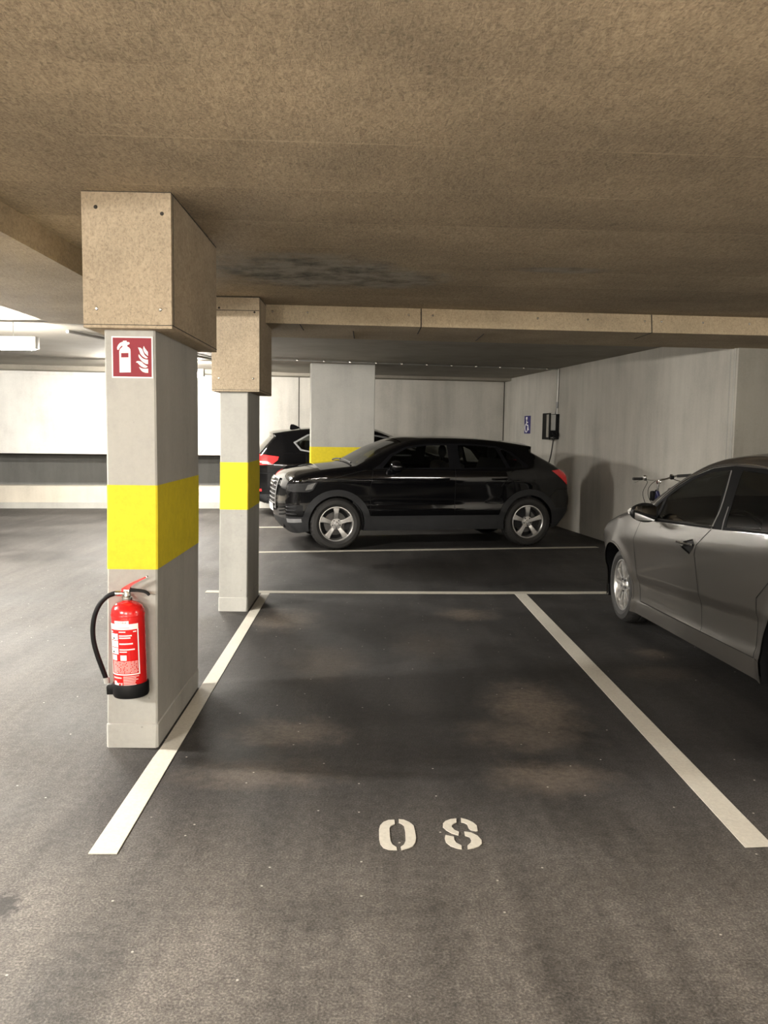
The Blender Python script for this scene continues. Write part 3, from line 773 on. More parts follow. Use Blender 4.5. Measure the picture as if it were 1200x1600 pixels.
def spokes(m, style, r, ry):
    m.lathe([(.030, ry + .012), (.066, ry + .014), (.074, ry + .022), (.074, ry + .05)], 40, 'y')
    if style == 'five':
        for k in range(5):
            a = PI / 2 + 2 * PI * k / 5; ca, sa = math.cos(a), math.sin(a)
            rings = []
            for q, hwid, dep in ((.055, .027, .016), (.10, .0265, .006), (.15, .0315, .002), (r - .028, .041, .004), (r - .008, .046, .004)):
                sec = [(-hwid, dep + .022), (-hwid * .86, dep + .002), (-hwid * .5, dep), (0, dep + .004), (hwid * .5, dep), (hwid * .86, dep + .002), (hwid, dep + .022)]
                rings.append([(q * ca - u * sa, ry + d, q * sa + u * ca) for u, d in sec])
            m.loft(rings, True, True, True)
    else:
        for k in range(5):
            for sg in (-1, 1):
                rings = []
                for q, off, hwid, dep in ((.05, .020, .012, .012), (.09, .030, .0125, .006), (.13, .046, .012, .002), (.165, .052, .0115, .001), (r - .012, .046, .015, .003)):
                    a = PI / 2 + 2 * PI * k / 5; ca, sa = math.cos(a), math.sin(a)
                    sec = [(-hwid, dep + .024), (-hwid * .8, dep + .002), (0, dep), (hwid * .8, dep + .002), (hwid, dep + .024)]
                    rings.append([(q * ca - (u + sg * off) * sa, ry + d, q * sa + (u + sg * off) * ca) for u, d in sec])
                m.loft(rings, True, True, True)

def arc_poly(cx, cz, r0, r1, a0, a1, n=28):
    A = [math.radians(a0 + (a1 - a0) * i / n) for i in range(n + 1)]
    return [(cx + r1 * math.cos(a), cz + r1 * math.sin(a)) for a in A] + [(cx + r0 * math.cos(a), cz + r0 * math.sin(a)) for a in A[::-1]]
def shrink(poly, d):
    c = np.mean(np.array(poly), 0); P = np.array(poly, float); n = len(P); out = []
    area = sum(P[i][0] * P[(i + 1) % n][1] - P[(i + 1) % n][0] * P[i][1] for i in range(n)); sg = 1 if area > 0 else -1
    for i in range(n):
        a, b, c_ = P[i - 1], P[i], P[(i + 1) % n]
        e1 = (b - a) / (np.linalg.norm(b - a) + 1e-9); e2 = (c_ - b) / (np.linalg.norm(c_ - b) + 1e-9)
        n1 = np.array([-e1[1], e1[0]]) * sg; n2 = np.array([-e2[1], e2[0]]) * sg
        m = n1 + n2; m /= max(.35, (m @ n1)) ; out.append(tuple(b + m * d))
    return out
def seat(root, x, y, zb, face, head=True):
    """front seat; face = -1: the occupant looks towards -x"""
    m = MB().box(x - .26, x + .24, y - .25, y + .25, zb, zb + .16, .05)
    o = m.build('seat', M['seat'], root)
    b = MB(); prof = [(.17, .10), (.27, .10), (.36, .62), (.30, .66), (.24, .62)]
    b.prism([(x - face * u, zb + v) for u, v in prof], y - .23, y + .23); b.build('seat_back', M['seat'], o)
    if head:
        h = MB(); hb = bmesh.new(); bmesh.ops.create_uvsphere(hb, u_segments=16, v_segments=10, radius=1)
        for v in hb.verts: v.co = (x - face * .345 + v.co.x * .05, y + v.co.y * .125, zb + .79 + v.co.z * .095)
        h.bm(hb); h.tube([(x - face * .33, y - .06, zb + .6), (x - face * .34, y - .06, zb + .75)], .007); h.tube([(x - face * .33, y + .06, zb + .6), (x - face * .34, y + .06, zb + .75)], .007)
        h.build('headrest', M['seat'], o)
def torus(mb, c, R, r, nrm, n=32, k=8, ux=None):
    nrm = Vector(nrm).normalized(); a = nrm.cross(Vector((0, 1, 0)) if abs(nrm.y) < .9 else Vector((1, 0, 0))).normalized(); b = nrm.cross(a)
    rings = []
    for i in range(n):
        t = 2 * PI * i / n; d = a * math.cos(t) + b * math.sin(t)
        rings.append([Vector(c) + d * (R + r * math.cos(2 * PI * j / k)) + nrm * r * math.sin(2 * PI * j / k) for j in range(k)])
    rings.append(rings[0]); return mb.loft(rings, True)
def cabin(car, x0, x1, zf, belt, dash, drv, swx, swz, seats, rear):
    r = car.root; w = car.W / 2 - .13
    MB().box(x0, x1, -w, w, zf - .1, zf).build('cabin_floor', M['cabin'], r)
    for sgn in (-1, 1):
        MB().box(x0 + .1, x1 - .2, sgn * w - .02, sgn * w + .02, zf - .1, belt - .03, .01).build('door_trim', M['cabin'], r)
    MB().prism(dash, -w, w).build('dashboard', M['cabin'], r)
    for sx in seats:
        for yy in (-.36, .36): seat(r, sx, yy, zf + .1, -1)
    m = MB().box(rear - .3, rear + .2, -w + .05, w - .05, zf + .12, zf + .3, .05)
    rb = m.build('rear_bench', M['seat'], r)
    MB().prism([(rear + .12, zf + .25), (rear + .24, zf + .25), (rear + .40, zf + .78), (rear + .30, zf + .80)], -w + .05, w - .05).build('bench_back', M['seat'], rb)
    for yy in (-.38, .38):
        h = MB().box(rear + .32, rear + .40, yy - .12, yy + .12, zf + .80, zf + .95, .03); h.build('headrest', M['seat'], rb)
    sw = MB(); nrm = Vector((-.85, 0, -.5)); torus(sw, (swx, drv * .36, swz), .185, .016, nrm)
    sw.tube([(swx - .02, drv * .36 - .17, swz), (swx - .03, drv * .36 + .17, swz)], .018); sw.tube([(swx, drv * .36, swz), (swx - .25, drv * .36, swz - .15)], .03)
    sw.build('steering_wheel', M['black_plastic'], r)
def mirror(car, c, sgn, mat, size=(.075, .115, .075), stalk=None, lamp=True):
    """door mirror; c = centre on the -y side, mirrored by sgn"""
    bm = bmesh.new(); bmesh.ops.create_uvsphere(bm, u_segments=28, v_segments=18, radius=1)
    for v in bm.verts:
        x, y, z = v.co
        p = 2.6; k = (abs(x) ** p + abs(y) ** p + abs(z) ** p) ** (-1 / p)
        x, y, z = x * k, y * k, z * k
        taper = 1 - .28 * max(0, -y)
        if x > .45: x = .45
        v.co = (c[0] + x * size[0], sgn * (-(c[1]) + y * size[1]) if sgn > 0 else c[1] + y * size[1], c[2] + z * size[2] * taper)
        if sgn > 0: v.co.y = -(c[1] + y * size[1])
    m = MB().bm(bm); o = m.build('door_mirror', mat, car.root, 60)
    s_ = MB(); a, b = stalk
    s_.tube([(a[0], -sgn * a[1] * -1 if False else (a[1] if sgn < 0 else -a[1]), a[2]), (b[0], b[1] if sgn < 0 else -b[1], b[2])], .028, 10)
    s_.build('mirror_mount', M['black_plastic'], o)
    g = MB().box(c[0] + size[0] * .45, c[0] + size[0] * .45 + .004, 0, 1, -1, 1)
    g = MB().add([(c[0] + size[0] * .455, (c[1] + u * size[1] * .82) * (1 if sgn < 0 else -1), c[2] + v * size[2] * .78) for u, v in ((-1, -.75), (-1, .75), (-.8, 1), (.8, 1), (1, .8), (1, -.8), (.8, -1), (-.8, -1))], [tuple(range(8))])
    g.build('mirror_glass', M['mirror_face'], o)
    return o

def strip(car, pts, name, mat, off=.004, r=.006, parent=None, sides=(-1, 1)):
    """thin trim bead lying on the side of the car"""
    P = catmull(pts, .04) if len(pts) > 2 else [tuple(np.array(pts[0]) + (np.array(pts[1]) - np.array(pts[0])) * i / 12) for i in range(13)]
    w = car.hw(P)
    for sg in sides:
        MB().tube([(p[0], sg * (ww + off), p[1]) for p, ww in zip(P, w)], r, 6).build(name, mat, parent or car.made.get(('body_side', sg), car.root))
def bead(car, i, t0, t1, off, n=12):
    return [car.bp(i, t0 + (t1 - t0) * k / n, off) for k in range(n + 1)]

# ---------- black compact crossover, parked side-on, nose to the left
suv = thing('car', (-.394, 11.03, 0), 'front black car with hatchback tail, parked side-on with its nose to the left', 'car', 0, 'parked cars')
ys_ = math.radians(12.5); k_ = 1.052
suv.rotation_euler = (0, 0, ys_); suv.scale = (k_, k_, k_)
hx, hy = .83 * k_, -.855 * k_
suv.location = (-.394 - (hx * math.cos(ys_) - hy * math.sin(ys_)), 11.03 - (hx * math.sin(ys_) + hy * math.cos(ys_)), 0)
def qz(z): return z if z <= .43 else .43 + (z - .43) * .905
def qx(x): return .83 - (.83 - x) * .76 if x < .83 else x if x < 3.43 else 3.43 + (x - 3.43) * 1.08
def qq(L): return [(qx(x), qz(z)) for x, z in L]
UP = qq([(.18, .215), (.05, .32), (.0, .50), (.0, .72), (.05, .915), (.14, .985), (.49, 1.065), (.94, 1.12), (1.08, 1.135), (1.45, 1.335), (1.77, 1.475), (2.05, 1.525), (2.57, 1.535), (3.03, 1.505), (3.52, 1.43), (3.50, 1.345), (3.86, 1.115), (3.97, 1.03), (4.03, .76), (4.05, .62), (4.0, .42), (3.88, .28)])
FI = [.05, .10, .12, .12, .10, .07, .06, .05, .05, .05, .06, .06, .06, .06, .03, .03, .05, .08, .12, .12, .1, .05]
CR = [.05, .07, .08, .08, .07, .06, .045, .04, .05, .075, .06, .03, .025, .025, .05, .05, .06, .08, .12, .12, .1, .05]
S = Car(suv, UP, (8, 14, 15), .245, (.83, 3.43), .334, .358, 1.80,
        ([qz(z) for z in (.2, .30, .44, .47, .62, .80, .90, .94, 1.0, 1.05, 1.10, 1.25, 1.42, 1.55)], [.07, .045, .028, .008, .022, .010, .002, 0, .005, .014, .028, .10, .185, .25]),
        ([0, .12, .4, .7, 1.0, 3.1, 3.5, 3.85, 4.05], [.17, .085, .03, .004, 0, 0, .02, .06, .12]), FI, CR, M['black_paint'])
reg = [('door_glass', [(1.42, 1.112), (1.56, 1.275), (1.76, 1.385), (2.05, 1.43), (2.31, 1.438), (2.31, 1.115)], M['glass'], -.003, None),
       ('door_glass', [(2.46, 1.115), (2.46, 1.438), (2.75, 1.432), (2.98, 1.405), (3.10, 1.12)], M['glass'], -.003, None),
       ('quarter_glass', [(3.15, 1.125), (3.04, 1.392), (3.16, 1.34), (3.34, 1.14)], M['glass'], -.003, None),
       ('window_frame', [(1.28, 1.095), (1.38, 1.155), (1.53, 1.30), (1.76, 1.412), (2.05, 1.456), (2.57, 1.462), (3.0, 1.43), (3.20, 1.35), (3.43, 1.14), (3.40, 1.12), (2.4, 1.10)], M['frame_black'], 0., None),
       ('headlight', [(.30, .80), (.34, .875), (.47, .905), (.41, .815)], M['lamp_clear'], .004, None),
       ('headlight', [(.0, .79), (.03, .885), (.10, .885), (.50, .915), (.43, .805), (.36, .775), (.10, .775)], M['lamp_black'], .003, None),
       ('wheel_arch_trim', arc_poly(.83, .334, .30, .440, -30, 210), M['cladding'], .010, None),
       ('wheel_arch_trim', arc_poly(3.43, .334, .30, .440, -30, 210), M['cladding'], .010, None),
       ('sill_trim', [(1.1, .15), (1.1, .435), (3.15, .435), (3.15, .15)], M['cladding'], .006, None),
       ('air_intake', [(-.05, .43), (-.05, .605), (.26, .59), (.27, .445)], M['black_plastic'], -.004, None),
       ('skid_trim', [(-.05, .345), (-.05, .40), (.24, .405), (.25, .36)], M['cladding_light'], .008, None),
       ('bumper_trim', [(-.05, .1), (-.05, .43), (.5, .43), (.5, .1)], M['cladding'], .004, None),
       ('bumper_trim', [(3.7, .1), (3.7, .52), (4.2, .54), (4.2, .1)], M['cladding'], .004, None),
       ('tail_light', [(3.735, 1.08), (3.86, 1.10), (4.2, 1.10), (4.2, .84), (3.97, .865), (3.86, .97)], M['lens_red'], .004, None),
       ('door', [(1.27, .43), (1.25, .8), (1.29, 1.10), (2.385, 1.10), (2.385, .43)], M['black_paint'], .001, None),
       ('door', [(2.385, .43), (2.385, 1.10), (3.22, 1.12), (3.02, .82), (2.96, .43)], M['black_paint'], .001, None)]
reg = [(n_, p_ if n_ == 'wheel_arch_trim' else qq(p_), *r_) for n_, p_, *r_ in reg]
S.side('suv', reg, [qq(l_) for l_ in ([(1.27, .44), (1.25, .8), (1.29, 1.09)], [(2.385, .44), (2.385, 1.10)], [(3.21, 1.11), (3.02, .85)], [(.52, .92), (1.2, 1.085)], [(3.62, .56), (3.8, .80), (4.0, .80)])])
ia, ib = S.ix(qx(.0), qz(.53)), S.ix(qx(.045), qz(.90))
bb = S.band([('number_plate', S.ix(qx(0), qz(.47)), S.ix(qx(0), qz(.57)), -.33, .33, M['white_print'], .03),
             ('grille', ia + .3, ib - .3, -.44, .44, M['black_plastic'], .004), ('grille_frame', ia - .6, ib + .3, -.50, .50, M['cladding_light'], .018),
             ('headlight_inner', S.ix(qx(.02), qz(.80)), S.ix(qx(.045), qz(.895)), -1, -.72, M['lamp_black'], .004), ('headlight_inner', S.ix(qx(.02), qz(.80)), S.ix(qx(.045), qz(.895)), .72, 1, M['lamp_black'], .004),
             ('lower_bumper', 0, S.ix(qx(.03), qz(.40)), -1, 1, M['cladding'], 0.),
             ('windscreen', S.ix(qx(1.09), qz(1.14)) + .3, S.ix(qx(1.73), qz(1.46)), -.93, .93, M['glass_dark'], -.004),
             ('rear_window', S.ix(qx(3.53), qz(1.33)), S.ix(qx(3.84), qz(1.12)), -.82, .82, M['glass_dark'], -.003),
             ('tail_lens', S.ix(qx(3.97), qz(1.02)), S.ix(qx(4.02), qz(.86)), -1, -.62, M['lens_red'], .004), ('tail_lens', S.ix(qx(3.97), qz(1.02)), S.ix(qx(4.02), qz(.86)), .62, 1, M['lens_red'], .004),
             ('rear_bumper', S.ix(qx(4.03), qz(.5)), len(S.sil) - 1, -1, 1, M['cladding'], 0.)])
for q in range(6):
    i = ia + .5 + (ib - ia - 1) * (q + .5) / 6
    MB().tube(bead(S, i, -.43, .43, .016), .008, 6).build('grille_slat', M['cladding_light'], bb['grille'])
for q in range(4):
    c_ = Vector(S.bp(ib - 1.6, -.15 + .1 * q, .03)); rg = MB(); torus(rg, c_, .048, .007, (-.95, 0, .25)); rg.build('ring_emblem', M['chrome'], bb['grille'])
for q in (.47, .52, .565): strip(S, [(.11, qz(q)), (.32, qz(q) - .005)], 'intake_slat', M['cladding'], .004, .009)
MB().tube(bead(S, S.ix(qx(1.05), qz(1.13)), -.8, -.02, .02), .012, 6).build('wiper', M['black_plastic'], suv)
MB().tube(bead(S, S.ix(qx(1.05), qz(1.13)), .05, .85, .02), .012, 6).build('wiper', M['black_plastic'], suv)
S.under(.2, 3.9)
for xw in (.83, 3.43):
    for sg in (-1, 1): S.wheel(xw, sg, .855 - .1075, 'five', .218, .215)
cabin(S, .95, 3.7, .35, .98, [(1.15, .45), (1.15, .97), (1.4, 1.01), (1.75, .95), (1.72, .45)], -1, 1.85, .93, (2.25,), 3.0)
for sg in (-1, 1):
    mirror(S, (1.57, -.99, 1.068), sg, M['black_paint'], (.085, .115, .08), ((1.52, -.85, 1.03), (1.54, -.94, 1.04)))
    for hx_ in (2.2, 3.0):
        w_ = float(S.hw([(hx_, .905)])[0])
        MB().tube([(hx_ - .11, sg * (w_ - .005), .905), (hx_ - .09, sg * (w_ + .03), .905), (hx_ + .07, sg * (w_ + .03), .908), (hx_ + .1, sg * (w_ - .005), .908)], .013, 8).build('door_handle', M['black_paint'], S.made[('body_side', sg)])

# ---------- black car behind the wide pillar, tail to the left
bmw = thing('car', (0, 0, 0), 'black car parked behind the wide pillar, red tail light towards the left', 'car', math.radians(188.5), 'parked cars')
bmw.scale = (1.02,) * 3
L_ = 4.45
hx, hy = L_ * 1.02, .90 * 1.02
ca, sa = math.cos(math.radians(188.5)), math.sin(math.radians(188.5))
bmw.location = (-2.04 - (hx * ca - hy * sa), 15.0 - (hx * sa + hy * ca), 0)
UP = [(.16, .22), (.04, .4), (0, .6), (.04, .85), (.15, .95), (.6, 1.05), (1.0, 1.11), (1.15, 1.135), (1.6, 1.30), (1.87, 1.42), (2.2, 1.555), (2.6, 1.605), (3.0, 1.615), (3.6, 1.575), (4.10, 1.50), (4.08, 1.44), (4.28, 1.22), (4.38, 1.10), (4.43, .85), (4.45, .62), (4.40, .38), (4.22, .26)]
Bm = Car(bmw, UP, (7, 14, 15), .25, (.85, 3.52), .345, .385, 1.82,
         ([.2, .30, .55, .80, .95, 1.0, 1.10, 1.25, 1.42, 1.62], [.07, .03, .012, .008, 0, .012, .03, .09, .17, .27]),
         ([0, .12, .4, .7, 1.0, 3.5, 3.9, 4.2, 4.45], [.19, .10, .03, .004, 0, 0, .02, .07, .16]), FI, CR, M['black_paint'], .04)
reg = [('door_glass', [(1.45, 1.15), (1.75, 1.29), (2.05, 1.43), (2.35, 1.485), (2.35, 1.15)], M['glass'], -.003, None),
       ('door_glass', [(2.42, 1.14), (2.42, 1.502), (2.8, 1.518), (3.15, 1.503), (3.22, 1.155)], M['glass'], -.003, None),
       ('quarter_glass', [(3.28, 1.165), (3.22, 1.50), (3.46, 1.472), (3.695, 1.338), (3.60, 1.225)], M['glass'], -.003, None),
       ('window_trim', [(1.28, 1.12), (1.75, 1.335), (2.05, 1.465), (2.40, 1.52), (2.8, 1.535), (3.2, 1.52), (3.48, 1.49), (3.74, 1.345), (3.62, 1.20), (3.3, 1.145), (2.4, 1.125)], M['cladding_light'], 0., None),
       ('reverse_lamp', [(4.14, .975), (4.5, .985), (4.5, 1.015), (4.2, 1.005)], M['pink_print'], .005, None),
       ('tail_light', [(4.0, 1.09), (4.5, 1.15), (4.5, .93), (4.12, .95), (4.02, 1.03)], M['lens_bright'], .004, None),
       ('reflector', [(4.3, .47), (4.5, .47), (4.5, .52), (4.3, .515)], M['lens_bright'], .006, None),
       ('headlight', [(.0, .78), (.03, .9), (.52, .97), (.4, .84)], M['lamp_clear'], .004, None),
       ('wheel_arch_trim', arc_poly(.85, .345, .30, .44, -30, 210), M['cladding'], .008, None),
       ('wheel_arch_trim', arc_poly(3.52, .345, .30, .44, -30, 210), M['cladding'], .008, None),
       ('sill_trim', [(1.0, .15), (1.0, .36), (3.2, .36), (3.2, .15)], M['cladding'], .004, None),
       ('bumper_trim', [(3.8, .1), (3.8, .42), (4.6, .42), (4.6, .1)], M['cladding'], .004, None),
       ('door', [(1.25, .36), (1.25, 1.13), (2.385, 1.14), (2.385, .36)], M['black_paint'], .001, None),
       ('door', [(2.385, .36), (2.385, 1.14), (3.3, 1.16), (3.05, .8), (3.0, .36)], M['black_paint'], .001, None)]
Bm.side('rear car', reg, [[(1.25, .4), (1.25, 1.12)], [(2.385, .4), (2.385, 1.13)], [(3.3, 1.15), (3.1, .85)], [(3.9, .78), (4.4, .80)]])
b2 = Bm.band([('windscreen', Bm.ix(1.2, 1.15), Bm.ix(2.15, 1.54), -.92, .92, M['glass_dark'], -.004),
              ('rear_window', Bm.ix(4.1, 1.42), Bm.ix(4.27, 1.23), -.82, .82, M['glass_dark'], -.003),
              ('grille', Bm.ix(0, .58), Bm.ix(.05, .88), -.30, -.03, M['chrome'], .01), ('grille', Bm.ix(0, .58), Bm.ix(.05, .88), .03, .30, M['chrome'], .01),
              ('tail_lens', Bm.ix(4.375, 1.11), Bm.ix(4.42, .93), -1, -.55, M['lens_bright'], .004), ('tail_lens', Bm.ix(4.375, 1.11), Bm.ix(4.42, .93), .55, 1, M['lens_bright'], .004),
              ('number_plate', Bm.ix(4.43, .86), Bm.ix(4.445, .72), -.3, .3, M['white_print'], .012),
              ('rear_bumper', Bm.ix(4.42, .42), len(Bm.sil) - 1, -1, 1, M['cladding'], 0.)])
pz = Bm.bp(Bm.ix(3.65, 1.57), 0)
fn = MB().loft([[(pz[0] - .13, -.02, pz[2] - .02), (pz[0] + .11, -.035, pz[2] - .03), (pz[0] + .11, .035, pz[2] - .03), (pz[0] - .13, .02, pz[2] - .02)],
                [(pz[0] - .02, -.016, pz[2] + .05), (pz[0] + .10, -.02, pz[2] + .05), (pz[0] + .10, .02, pz[2] + .05), (pz[0] - .02, .016, pz[2] + .05)],
                [(pz[0] + .04, -.006, pz[2] + .075), (pz[0] + .085, -.008, pz[2] + .075), (pz[0] + .085, .008, pz[2] + .075), (pz[0] + .04, .006, pz[2] + .075)]], True, True, True)
fn.build('roof_antenna', M['black_paint'], bmw)
Bm.under(.2, 4.2)
for xw in (.85, 3.52):
    for sg in (-1, 1): Bm.wheel(xw, sg, .80 - .1075, 'five', .225, .215)
cabin(Bm, 1.0, 4.0, .42, 1.08, [(1.2, .5), (1.2, 1.08), (1.5, 1.12), (1.85, 1.05), (1.8, .5)], -1, 1.95, 1.05, (2.3,), 3.1)
for sg in (-1, 1):
    mirror(Bm, (1.62, -1.0, 1.16), sg, M['black_paint'], (.085, .115, .08), ((1.55, -.86, 1.12), (1.58, -.95, 1.14)))

# ---------- grey hatchback on the right, nose away from the camera
civ = thing('car', (2.895, 7.89, 0), 'grey car cut off by the right edge, seen from behind its left side', 'car', math.radians(-86), 'parked cars')
UP = [(.18, .20), (.05, .32), (.0, .46), (.03, .60), (.14, .68), (.37, .76), (.59, .845), (.86, .93), (1.1, .985), (1.34, 1.045), (1.53, 1.15), (1.69, 1.235), (1.87, 1.318), (2.12, 1.405), (2.44, 1.452), (2.9, 1.452), (3.4, 1.385), (3.86, 1.25), (3.85, 1.17), (4.05, 1.0), (4.16, .92), (4.22, .70), (4.24, .5), (4.18, .32), (4.05, .22)]
FI = [.05, .10, .12, .12, .10, .08, .07, .06, .05, .05, .045, .045, .045, .05, .055, .055, .05, .04, .04, .05, .07, .1, .1, .1, .05]
CR = [.05, .12, .16, .14, .10, .08, .06, .05, .05, .07, .09, .09, .08, .055, .04, .035, .035, .05, .05, .06, .08, .1, .1, .1, .05]
class Hatch(Car):
    def hw(s, P, fil=True):
        P = np.atleast_2d(np.array(P, float)); Q = P.copy()
        sh = .10 * np.clip(P[:, 1], 0, .95) * np.clip(P[:, 0] - 1.3, -.3, 2.2)
        d, i = seg_dist(P, s.sil) if fil else (None, None)
        z = P[:, 1] - sh
        w = s.W / 2 - np.interp(z, *s.inset) - np.interp(P[:, 0], *s.plan)
        # wheel arch lips swell outwards a little
        for xw in s.wheels:
            rr = np.hypot(P[:, 0] - xw, P[:, 1] - s.R); w = w + .022 * np.exp(-((rr - s.Ra) / .045) ** 2) * (P[:, 1] < .78)
        if fil:
            r = np.interp(i, np.arange(len(s.sil)), s.fil); k = np.clip(r - d, 0, None)
            w = w - (r - np.sqrt(np.clip(r * r - k * k, 0, None)))
        return w
C = Hatch(civ, UP, (9, 17, 18), .165, (.90, 3.53), .318, .362, 1.765,
          ([.15, .26, .275, .38, .435, .455, .60, .74, .765, .79, .86, .92, 1.0, 1.10, 1.20, 1.30, 1.45], [.062, .058, .070, .066, .060, .044, .022, .003, 0, .006, .022, .040, .075, .115, .16, .205, .27]),
          ([0, .12, .35, .6, .9, 1.2, 3.2, 3.6, 4.0, 4.24], [.32, .215, .115, .04, .008, 0, 0, .01, .07, .18]), FI, CR, M['grey_paint'], .03, .008)
reg = [('quarter_glass', [(1.49, .955), (1.57, 1.045), (1.645, 1.10), (1.64, .962)], M['glass_dark'], -.002, None),
       ('door_glass', [(1.685, .968), (1.69, 1.125), (1.82, 1.20), (1.97, 1.268), (2.2, 1.335), (2.46, 1.362), (2.575, 1.005)], M['clear_glass'], -.003, None),
       ('door_glass', [(2.73, 1.018), (2.62, 1.368), (2.9, 1.362), (3.25, 1.305), (3.42, 1.21), (3.46, 1.06)], M['clear_glass'], -.003, None),
       ('window_frame', [(1.40, .938), (1.55, 1.07), (1.76, 1.205), (1.95, 1.29), (2.2, 1.362), (2.5, 1.392), (2.9, 1.39), (3.3, 1.33), (3.55, 1.21), (3.62, 1.06), (2.6, .99), (1.6, .938)], M['frame_black'], 0., None),
       ('handle_recess', [(2.13, .845), (2.25, .872), (2.34, .895), (2.385, .862), (2.36, .83), (2.30, .785), (2.2, .812)], M['black_plastic'], -.012, None),
       ('headlight', [(-.05, .60), (.16, .66), (.50, .79), (.42, .70), (.1, .57)], M['lamp_black'], .002, None),
       ('tail_light', [(3.86, .99), (4.4, 1.0), (4.4, .84), (3.98, .84)], M['lens_red'], .004, None),
       ('sill_trim', [(1.2, .1), (1.2, .268), (3.3, .285), (3.3, .1)], M['grey_paint'], .002, None),
       ('door', [(1.375, .275), (1.345, .5), (1.345, .77), (1.40, .94), (2.57, .99), (2.40, .86), (2.37, .8), (2.40, .275)], M['grey_paint'], 0., None),
       ('door', [(2.40, .275), (2.37, .8), (2.40, .86), (2.57, .99), (3.5, 1.045), (3.35, .85), (3.12, .65), (3.08, .28)], M['grey_paint'], 0., None),
       ('wheel_arch_lip', arc_poly(.90, .318, .30, .378, -40, 220), M['grey_paint'], .003, None)]
C.side('hatch', reg, [[(1.375, .28), (1.345, .5), (1.345, .77), (1.40, .935)], [(2.41, .28), (2.375, .8), (2.405, .86), (2.56, .985)], [(1.375, .274), (3.08, .284)], [(1.40, .17), (1.385, .27)], [(3.08, .285), (3.12, .65), (3.3, .8)],
                         [(.55, .805), (.86, .90), (1.1, .95), (1.36, .98)]])
b3 = C.band([('windscreen', C.ix(1.34, 1.045) + .5, C.ix(2.05, 1.385), -.93, .93, M['clear_glass'], -.004),
             ('rear_window', C.ix(3.88, 1.15), C.ix(4.04, 1.02), -.85, .85, M['glass_dark'], -.003),
             ('tail_lens', C.ix(4.1, .97), C.ix(4.19, .84), -1, -.55, M['lens_red'], .003), ('tail_lens', C.ix(4.1, .97), C.ix(4.19, .84), .55, 1, M['lens_red'], .003),
             ('rear_bumper', C.ix(4.22, .42), len(C.sil) - 1, -1, 1, M['cladding'], 0.),
             ('headlight_inner', C.ix(.03, .60), C.ix(.13, .68), -1, 1, M['lamp_black'], .003)])
strip(C, [(1.40, .945), (1.545, 1.078), (1.755, 1.213), (1.95, 1.298), (2.2, 1.37), (2.5, 1.40), (2.9, 1.398), (3.3, 1.338)], 'window_trim', M['chrome'], .001, .0055)
strip(C, [(2.12, .848), (2.36, .856)], 'door_handle', M['chrome'], .006, .008)
strip(C, [(2.56, .992), (2.575, 1.08), (2.55, 1.2), (2.48, 1.36)], 'pillar_trim', M['cladding_light'], .002, .005)
strip(C, [(2.70, .996), (2.66, 1.14)], 'pillar_trim', M['cladding_light'], .002, .004)
for sg in (-1, 1):
    Pq = [(1.70, .962), (2.0, .975), (2.57, 1.0)]
    w_ = C.hw(Pq); MB().tube([(p[0], sg * (ww + .002), p[1]) for p, ww in zip(Pq, w_)], .007, 6).build('window_seal', M['black_rubber'], C.made[('body_side', sg)])
    # painted grip in front of the handle recess
    g = MB(); gp_ = [(2.125, .846), (2.20, .866), (2.24, .85), (2.20, .825)]; w_ = C.hw(gp_)
    g.add([(p[0], sg * (ww + .004), p[1]) for p, ww in zip(gp_, w_)], [(0, 1, 2, 3)]); g.build('handle_grip', M['grey_paint'], C.made[('body_side', sg)])
C.under(.2, 4.05)
for xw in (.90, 3.53):
    for sg in (-1, 1): C.wheel(xw, sg, .79 - .1025, 'twin', .213, .205, -.06 if (xw < 1 and sg < 0) else 0)
cabin(C, 1.0, 3.7, .36, .95, [(1.2, .42), (1.2, .90), (1.5, .97), (1.9, .92), (1.86, .42)], -1, 2.02, .88, (2.45,), 3.1)
for sg in (-1, 1):
    o = mirror(C, (1.70, -.955, 1.01), sg, M['black_plastic'], (.08, .10, .072), ((1.57, -.80, .96), (1.63, -.885, .975)))
    ind = MB().tube([(1.65, sg * 1.043, 1.00), (1.66, sg * 1.05, 1.02), (1.69, sg * 1.052, 1.03)], .012, 8); ind.build('indicator_lamp', M['white_print'], o)

# ------------------------------------------------------------------ bicycle leaning by the right wall
bk = thing('bicycle', (3.40, 9.55, 0), 'bicycle standing by the right wall, handlebar showing above the grey car', 'bicycle')
Rw = .33
for nm, yy in (('front', 0.), ('rear', 1.04)):
    e = empty('wheel', bk, (0, yy, Rw))
    m = MB(); torus(m, (0, 0, 0), Rw - .022, .022, (1, 0, 0), 48, 10); m.build('tyre', M['black_rubber'], e)
    m = MB(); torus(m, (0, 0, 0), Rw - .05, .012, (1, 0, 0), 48, 8)
    for k in range(16):
        a = 2 * PI * k / 16; m.tube([(.02 if k % 2 else -.02, 0, 0), (0, (Rw - .05) * math.cos(a), (Rw - .05) * math.sin(a))], .0013, 4)
    m.tube([(-.05, 0, 0), (.05, 0, 0)], .018, 10)
    m.build('rim', M['alloy'], e)
    m = MB(); A = [math.radians(a) for a in range(20, 171, 10)]
    m.loft([[(x, (Rw + .02) * math.cos(t), (Rw + .02 - abs(x) * .25) * math.sin(t)) for t in A] for x in (-.028, 0, .028)], False)
    m.build('mudguard', M['black_plastic'], e)
f = MB()
hd0, hd1 = (0, .155, .74), (0, .205, .92)
f.tube([hd0, hd1], .02); f.tube([hd1, (0, .60, .50)], .018); f.tube([hd0, (0, .52, .31)], .017); f.tube([(0, .44, .30), (0, .66, .86)], .016)
